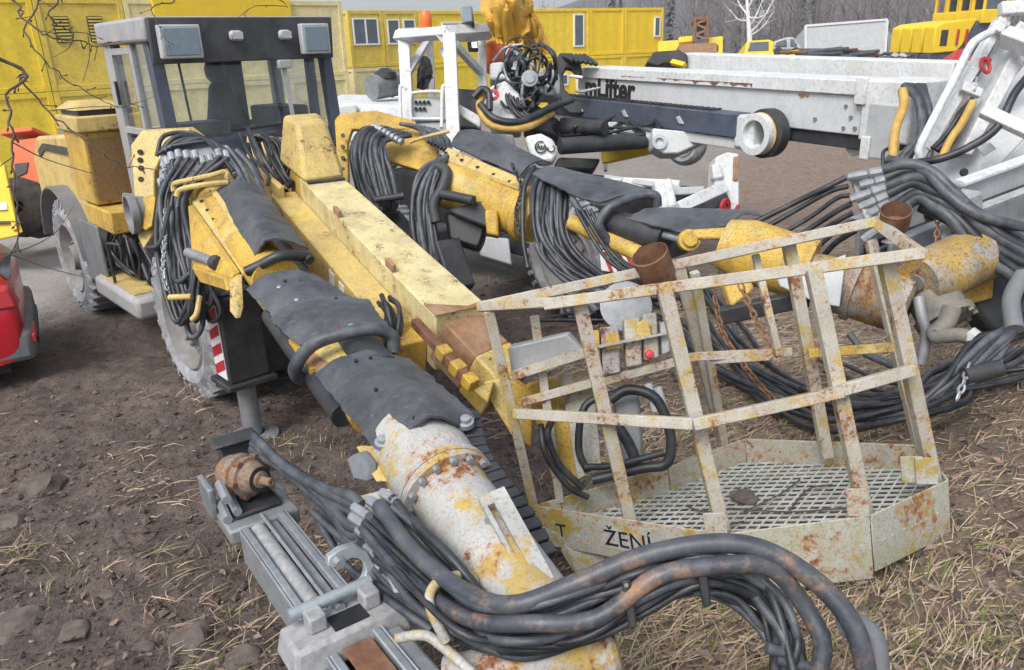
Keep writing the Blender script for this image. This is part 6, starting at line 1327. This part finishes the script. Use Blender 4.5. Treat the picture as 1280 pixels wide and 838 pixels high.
# yellow frame lying below the boom
t = thing('steel_skid', 'bright yellow steel frame lying under the lifter boom', 'frame', atz(780, 196, 0))
pb((752, 198, 11.4), (826, 182, 11.2), .18, .14, 'beam', 'bright', t, .02); pb((775, 158, 11.8), (816, 156, 11.6), .2, .12, 'beam', 'bright', t, .02); pb((776, 152, 11.8), (784, 164, 11.7), .1, .1, 'strut', 'bright', t, .02); pb((818, 156, 11.6), (824, 186, 11.3), .1, .1, 'strut', 'bright', t, .02); pb((756, 172, 11.7), (757, 214, 11.3), .05, .05, 'stand_leg', 'white2', t)
# tarpaulin and orange cover, black bag, air filter pot
def cloth(top, bot, left, right, amp, name, mat, label, cat, seed, depth):
    g_ = coons(pxs(top), pxs(bot), pxs(left), pxs(right), 46, 46)
    for j, row in enumerate(g_):
        for i, p_ in enumerate(row):
            u, v = i / 45, j / 45
            f = 1.3 * abs(noise.noise(V((u * 2.6 + seed + v, v * 1.6, 0)))) + .55 * abs(noise.noise(V((u * 5 - v * 1.5, v * 2.5 + seed, 2)))) + .1 * abs(noise.noise(V((u * 10, v * 6, 5))))
            p_ -= FWD * (amp * f * 1.8 + depth * math.sin(math.pi * u) * math.sin(math.pi * min(1, v * 1.1)))
            p_ += Z * amp * .3 * noise.noise(V((u * 3, v * 3, seed + 4)))
    return tag(MB().sheet(g_, .02).build(name, mat, sharp=30), label, cat)
cloth([(600, 4, 10.6), (630, -12, 10.6), (668, -10, 10.8)], [(622, 58, 10.4), (640, 62, 10.4), (662, 52, 10.5)], [(600, 4, 10.6), (602, 22, 10.5), (622, 58, 10.4)], [(668, -10, 10.8), (664, 20, 10.6), (662, 52, 10.5)], .16, 'tarpaulin', M['tarp'], 'crumpled ochre yellow tarpaulin bundled over the white canopy', 'tarpaulin', 2, .5)
cloth([(654, 10, 10.9), (662, 12, 10.9), (672, 24, 10.9)], [(656, 70, 10.7), (672, 74, 10.7), (690, 68, 10.7)], [(654, 10, 10.9), (652, 40, 10.8), (656, 70, 10.7)], [(672, 24, 10.9), (682, 45, 10.8), (690, 68, 10.7)], .10, 'hanging_tarpaulin', M['tarp'], 'loose ochre sheet hanging to the right of the bundled tarpaulin', 'tarpaulin', 5, .25)
o = slab([(606, 50), (628, 46), (652, 52), (650, 74), (628, 80), (606, 82)], 11.2, .5, 'orange_cover', M['orange'], None, .08); tag(o, 'orange cover below the ochre tarpaulin on the white machine', 'cover')
t = thing('air_cleaner', 'dark grey round air cleaner pot on the white hood', 'air cleaner', at(480, 118, 10.9))
MB().cyl(at(464, 110, 10.8), at(498, 104, 11.1), .17, 20).build('drum', M['steeld'], t); MB().lathe(at(482, 100, 10.9), Z, [(-.1, .08), (.02, .08), (.03, .16), (.1, .15), (.16, .05), (.16, 0)], 18).build('rain_cap', M['dark'], t); MB().cyl(at(489, 106, 11.0), at(491, 106, 11.0), .18, 20).build('band', M['steel'], t)
cloth([(526, 74, 10.9), (532, 70, 10.9), (538, 76, 10.9)], [(522, 110, 10.7), (530, 113, 10.7), (536, 112, 10.7)], [(526, 74, 10.9), (521, 95, 10.8), (522, 110, 10.7)], [(538, 76, 10.9), (542, 92, 10.8), (536, 112, 10.7)], .05, 'black_bag', M['dark'], 'black cloth bag hanging inside the white canopy', 'bag', 8, .12)

# ------------------------------------------------------------------ white ladder machine at the right edge
ap = thing('access_machine', 'white machine with steep ladder frame and red shackles at the right edge', 'machine', atz(1260, 330, .4))
DA = 5.9
big = MB().hexa(pxs([(1150, 215, 6.3), (1215, 236, 5.9), (1420, 205, 5.6), (1340, 190, 6.6), (1196, 178, 6.4), (1232, 170, 6.0), (1420, 20, 5.7), (1350, 0, 6.7)])).build('body', M['white2'], ap, .02)
slab([(1232, 226), (1290, 165), (1420, 150), (1420, 215), (1240, 234)], 5.75, .05, 'side_panel', M['lgrey'], ap, .01)
slab([(1222, 184), (1238, 178), (1246, 186), (1230, 196)], 5.72, .01, 'sticker', M['lgrey'], ap)
lad = slab([(1158, 184), (1166, 190), (1262, 24), (1253, 16)], DA, .12, 'ladder_frame', M['white'], ap, .012)
slab([(1172, 176), (1196, 152), (1246, 60), (1252, 48), (1274, 62), (1222, 150), (1194, 190)], DA + .12, .06, 'ladder_plate', M['white2'], lad, .01)
slab([(1200, 192), (1216, 194), (1284, 70), (1270, 58)], DA - .05, .14, 'ladder_rail', M['white'], lad, .012)
MB().tube(spline(pxs([(1150, 196, DA - .1), (1149, 186, DA - .12), (1158, 166, DA - .14), (1190, 104, DA - .15), (1212, 60, DA - .15), (1224, 48, DA - .15), (1240, 40, DA - .12)])), .030, 12).build('handrail', M['white'], lad)
slab([(1140, 212), (1154, 184), (1162, 188), (1150, 212)], DA - .02, .1, 'ladder_foot', M['white'], lad, .01)
pb((1202, 108, DA - .05), (1226, 118, DA - .05), .07, .05, 'rung', 'white', lad); pb((1240, 32, DA - .05), (1264, 42, DA - .05), .07, .05, 'rung', 'white', lad)
pb((1228, 138, DA - .3), (1300, 172, DA - .5), .09, .07, 'cross_bar', 'white', lad); pb((1256, 46, DA - .1), (1300, 62, DA - .3), .1, .14, 'cross_bar', 'white', lad); pb((1250, 12, DA), (1300, 8, DA), .1, .07, 'cross_bar', 'white', lad); pb((1282, 30, DA - .2), (1258, 56, DA - .1), .08, .06, 'cross_bar', 'white', lad)
for x, y, s in ((1232, 82, 1), (1259, 95, .8)):
    MB().tube([at(x + 6 * s * math.cos(t_ * math.pi / 8) * .8 + 2 * math.sin(t_ * math.pi / 8), y + 9 * s * math.sin(t_ * math.pi / 8), DA - .02) for t_ in range(16)], .014, 8, closed=True).build('shackle', M['red'], lad)
    pb((x - 4, y - 9, DA - .02), (x + 7, y - 6, DA - .02), .03, .03, 'shackle_pin', 'red', lad)
for x, y in ((1222, 104), (1262, 28)):
    pb((x, y - 8, DA), (x - 8, y + 24, DA), .03, .02, 'wire_rope', 'steeld', lad); pb((x - 4, y, DA - .05), (x - 8, y + 14, DA - .05), .05, .05, 'turnbuckle', 'lgrey', lad)
hose(pxs([(1178, 196, 5.8), (1188, 178, 5.8), (1204, 152, 5.82), (1216, 128, 5.85)]), .035, M['hosey'], ap)
hose(pxs([(1140, 204, 5.8), (1172, 198, 5.65), (1208, 186, 5.6), (1244, 158, 5.55), (1272, 115, 5.55), (1310, 70, 5.6)]), .03, M['hose'], ap)
for i in range(4): hose(pxs([(1166 + 4 * i, 186 + 2 * i, 5.85), (1182 + 3 * i, 170 + 2 * i, 5.85), (1198 + 3 * i, 146, 5.88), (1212 + i, 128, 5.9)]), .02, M['hose'], ap)
MB().lathe(at(1204, 216, 5.85), -FWD, [(0, 0), (0, .03), (.02, .03), (.02, 0)], 12).build('bolt', M['dark'], ap)
for s in (0, 1): wheel(lambda a, b, c, s=s: at(1330, 330, 6.3) + RH * (a + .3 + 2.2 * s) - RL * b + Z * (c - .1), .6, .35, ap, 'rim')
MB().box((-.1, .05, -.1), (3.2, 1.2, .75), lambda a, b, c: at(1330, 330, 6.3) + RH * a + RL * b + Z * c).build('chassis', M['dark'], ap, .03)

# ------------------------------------------------------------------ red car at the left edge
kc = atz(52, 486, 0); cx = V((-.86, -.5, 0)).normalized(); cy = V((.36, .93, 0)).normalized()       # cx runs from tail to nose (out of the frame), cy across
cary = V((-cx.y, cx.x, 0)); cary = cary if cary.y > 0 else -cary
CA = lambda a, b, z: V((kc.x, kc.y, 0)) + cx * a + cary * b + Z * z
car = thing('red_car', 'red hatchback car with grey bumper at the left edge', 'car', CA(2, .9, 0))
secs = [(0.0, [(.42, .9), (.62, .92), (.80, .90), (.92, .84)]), (.05, [(.35, .93), (.62, .96), (.88, .93), (1.05, .82)]), (.30, [(.3, .95), (.65, .98), (.98, .93), (1.30, .70)]), (.62, [(.28, .95), (.65, .99), (1.0, .94), (1.50, .66)]),
        (1.4, [(.25, .95), (.65, .99), (1.0, .95), (1.58, .66)]), (2.3, [(.25, .95), (.65, .99), (1.0, .94), (1.52, .66)]), (2.95, [(.25, .95), (.65, .98), (.98, .92), (1.10, .84)]), (3.8, [(.28, .92), (.6, .95), (.86, .88), (.93, .74)]), (4.05, [(.35, .8), (.55, .84), (.7, .78), (.75, .66)])]
g_ = []
for a, pr in secs:
    row = [CA(a, .9 - w, z) for z, w in pr] + [CA(a, .9 - pr[-1][1] * .5, pr[-1][0] + .03), CA(a, .9, pr[-1][0] + .04), CA(a, .9 + pr[-1][1] * .5, pr[-1][0] + .03)] + [CA(a, .9 + w, z) for z, w in reversed(pr)]
    g_.append(row)
mb = MB().sheet(g_); n_ = len(g_[0]); mb.f.append(tuple(range(n_))); mb.f.append(tuple((len(g_) - 1) * n_ + i for i in reversed(range(n_))))
body = mb.build('body', M['carred'], car, sharp=50); ss = body.modifiers.new('subsurf', 'SUBSURF'); ss.levels = 2; ss.render_levels = 2
MB().prism([CA(-.04, -.03, .30), CA(-.05, .1, .30), CA(-.05, 1.7, .30), CA(-.04, 1.83, .30), CA(.4, 1.86, .30), CA(.4, -.06, .30)], Z * .30).build('bumper', M['grey'], car, .06)
MB().box((-.065, -.02, .47), (-.035, .45, .55), CA).build('reflector', M['red'], car, .01); MB().box((-.07, .3, .36), (-.04, 1.5, .44), CA).build('diffuser', M['dark'], car, .01)
MB().hexa([CA(-.0, -.045, .82), CA(.28, -.06, .82), CA(.28, .12, .82), CA(-.015, .2, .82), CA(.05, -.02, 1.02), CA(.3, -.03, 1.0), CA(.3, .12, 1.0), CA(.05, .2, 1.02)]).build('tail_lamp', M['red'], car, .03)
MB().prism([CA(.42, -.02, 1.06), CA(2.7, -.02, 1.06), CA(2.1, .2, 1.46), CA(.66, .2, 1.46)], cary * .03).build('side_window', M['glsd'], car, .01)
MB().prism([CA(.055, .22, 1.04), CA(.055, 1.58, 1.04), CA(.34, 1.48, 1.36), CA(.34, .32, 1.36)], -cx * .03).build('rear_window', M['glsd'], car, .01)
for a in (.72, 3.3):
    for b, sg in ((-.06, -1), (1.86, 1)): wheel(lambda x, bb, c, a=a, b=b, sg=sg: CA(a + x, b + sg * bb, .33 + c), .33, .2, car, 'steel')
MB().box((.2, .05, .2), (3.9, 1.75, .36), CA).build('underbody', M['black'], car)

# ------------------------------------------------------------------ bare branches hanging in from the upper left
tree = thing('bare_tree', 'leafless tree whose thin knobbly branches hang in from the upper left', 'tree', V((-2.5, .7, ground_z(-2.5, .7))))
tz = ground_z(-2.5, .7)
MB().tube(spline([V((-2.5, .7, tz - .1)), V((-2.46, .72, 1.6)), V((-2.5, .7, 3.0)), V((-2.4, .75, 4.4)), V((-2.3, .8, 5.6))]), [.10 - .085 * i / 24 for i in range(25)], 10).build('trunk', M['bark'], tree)
def branch(px, r0, label, seed, subs=()):
    q2 = random.Random(seed); r0 *= .42; base = pxs(px)
    root = V((-2.45, .72, min(5.4, max(2.2, base[0].z + .25 + .25 * abs(base[0].x + 2.4))))); base = [root, root.lerp(base[0], .55) + V((0, 0, .04))] + base
    P = spline(base, 6); n = len(P); mb = MB()
    P = [p + V((q2.uniform(-1, 1), q2.uniform(-1, 1), q2.uniform(-1, 1))) * .004 for p in P]
    mb.tube(P, [r0 * (1.25 - .25 * i / 12) if i < 12 else r0 * (1 - .75 * (i - 12) / max(1, n - 12)) for i in range(n)], 7)
    for i in range(2, n - 1, 2):
        s = P[i]; dr = (P[i + 1] - P[i]).normalized(); side = dr.cross(V((q2.uniform(-1, 1), q2.uniform(-1, 1), q2.uniform(-1, 1)))).normalized()
        L = q2.uniform(.004, .014) if q2.random() < .8 else .03; e = s + (side + dr * .5) * L; mb.tube([s, e], [r0 * .45, r0 * .3], 5); mb.lathe(e, side + dr * .5, [(-.003, 0), (0, r0 * .7), (.004, r0 * .75), (.009, 0)], 6)
    o = mb.build('branch', M['bark'], tree, sharp=70)
    for sp_ in subs: MB().tube(spline(pxs(sp_)), [r0 * .5 * (1 - .6 * i / (6 * (len(sp_) - 1) + 1)) for i in range(6 * (len(sp_) - 1) + 1)] if len(sp_) > 2 else r0 * .35, 6).build('side_twig', M['bark'], o)
branch([(-30, -20, 2.0), (25, 20, 2.0), (60, 45, 2.0), (100, 52, 2.05), (122, 58, 2.1), (150, 50, 2.1)], .0075, 'upper bare branch running right towards the cab roof', 1, [[(92, 42, 2.02), (86, 60, 2.02), (66, 72, 2.02)], [(110, 45, 2.05), (112, 70, 2.05), (104, 102, 2.05)], [(122, 58, 2.1), (118, 76, 2.1)]])
branch([(28, -30, 1.9), (60, 20, 1.95), (85, 38, 2.0), (118, 44, 2.05)], .006, 'short bare twig ending beside the cab roof corner', 2)
branch([(10, -30, 2.1), (30, 40, 2.1), (58, 78, 2.1), (90, 104, 2.15), (140, 132, 2.2), (175, 128, 2.2)], .0065, 'knobbly bare branch crossing in front of the yellow containers', 3, [[(60, 139, 2.1), (110, 134, 2.15), (160, 132, 2.2), (200, 118, 2.2)]])
branch([(-20, 70, 1.8), (25, 100, 1.85), (70, 148, 1.9), (115, 182, 1.9), (160, 208, 1.95), (215, 210, 1.95), (250, 198, 2.0)], .0065, 'long thin branch sagging past the radiator box to the boom root', 4, [[(20, 98, 1.85), (36, 94, 1.85)]])
branch([(-10, 70, 1.7), (8, 120, 1.7), (15, 170, 1.7), (18, 230, 1.7), (22, 300, 1.7), (10, 318, 1.7), (-25, 325, 1.7)], .008, 'drooping bare branch along the left edge', 5, [[(15, 178, 1.7), (60, 200, 1.75), (132, 222, 1.8)], [(8, 318, 1.7), (40, 308, 1.72), (70, 290, 1.75), (92, 258, 1.8)], [(12, 318, 1.7), (60, 335, 1.75), (110, 348, 1.8)], [(18, 195, 1.7), (0, 208, 1.7)]])
branch([(182, -20, 2.2), (190, 12, 2.2), (205, 45, 2.2), (214, 64, 2.2)], .005, 'thin bare twig crossing the left flood lamp', 6)
branch([(330, -10, 2.3), (312, 10, 2.3), (288, 28, 2.3)], .004, 'thin bare twig above the small head lamp', 7)

# ------------------------------------------------------------------ air: faint even haze round the whole place
hm = bpy.data.materials.new('haze_air'); hm.use_nodes = True; ht = hm.node_tree; ht.nodes.clear()
ho_ = ht.nodes.new('ShaderNodeOutputMaterial'); hv = ht.nodes.new('ShaderNodeVolumePrincipled')
hv.inputs['Color'].default_value = (.86, .9, .97, 1); hv.inputs['Density'].default_value = .0009; hv.inputs['Anisotropy'].default_value = .1
ht.links.new(hv.outputs[0], ho_.inputs['Volume'])
hz = MB().box((-800, -700, -4), (900, 1100, 75)).build('haze', hm); hz['kind'] = 'stuff'
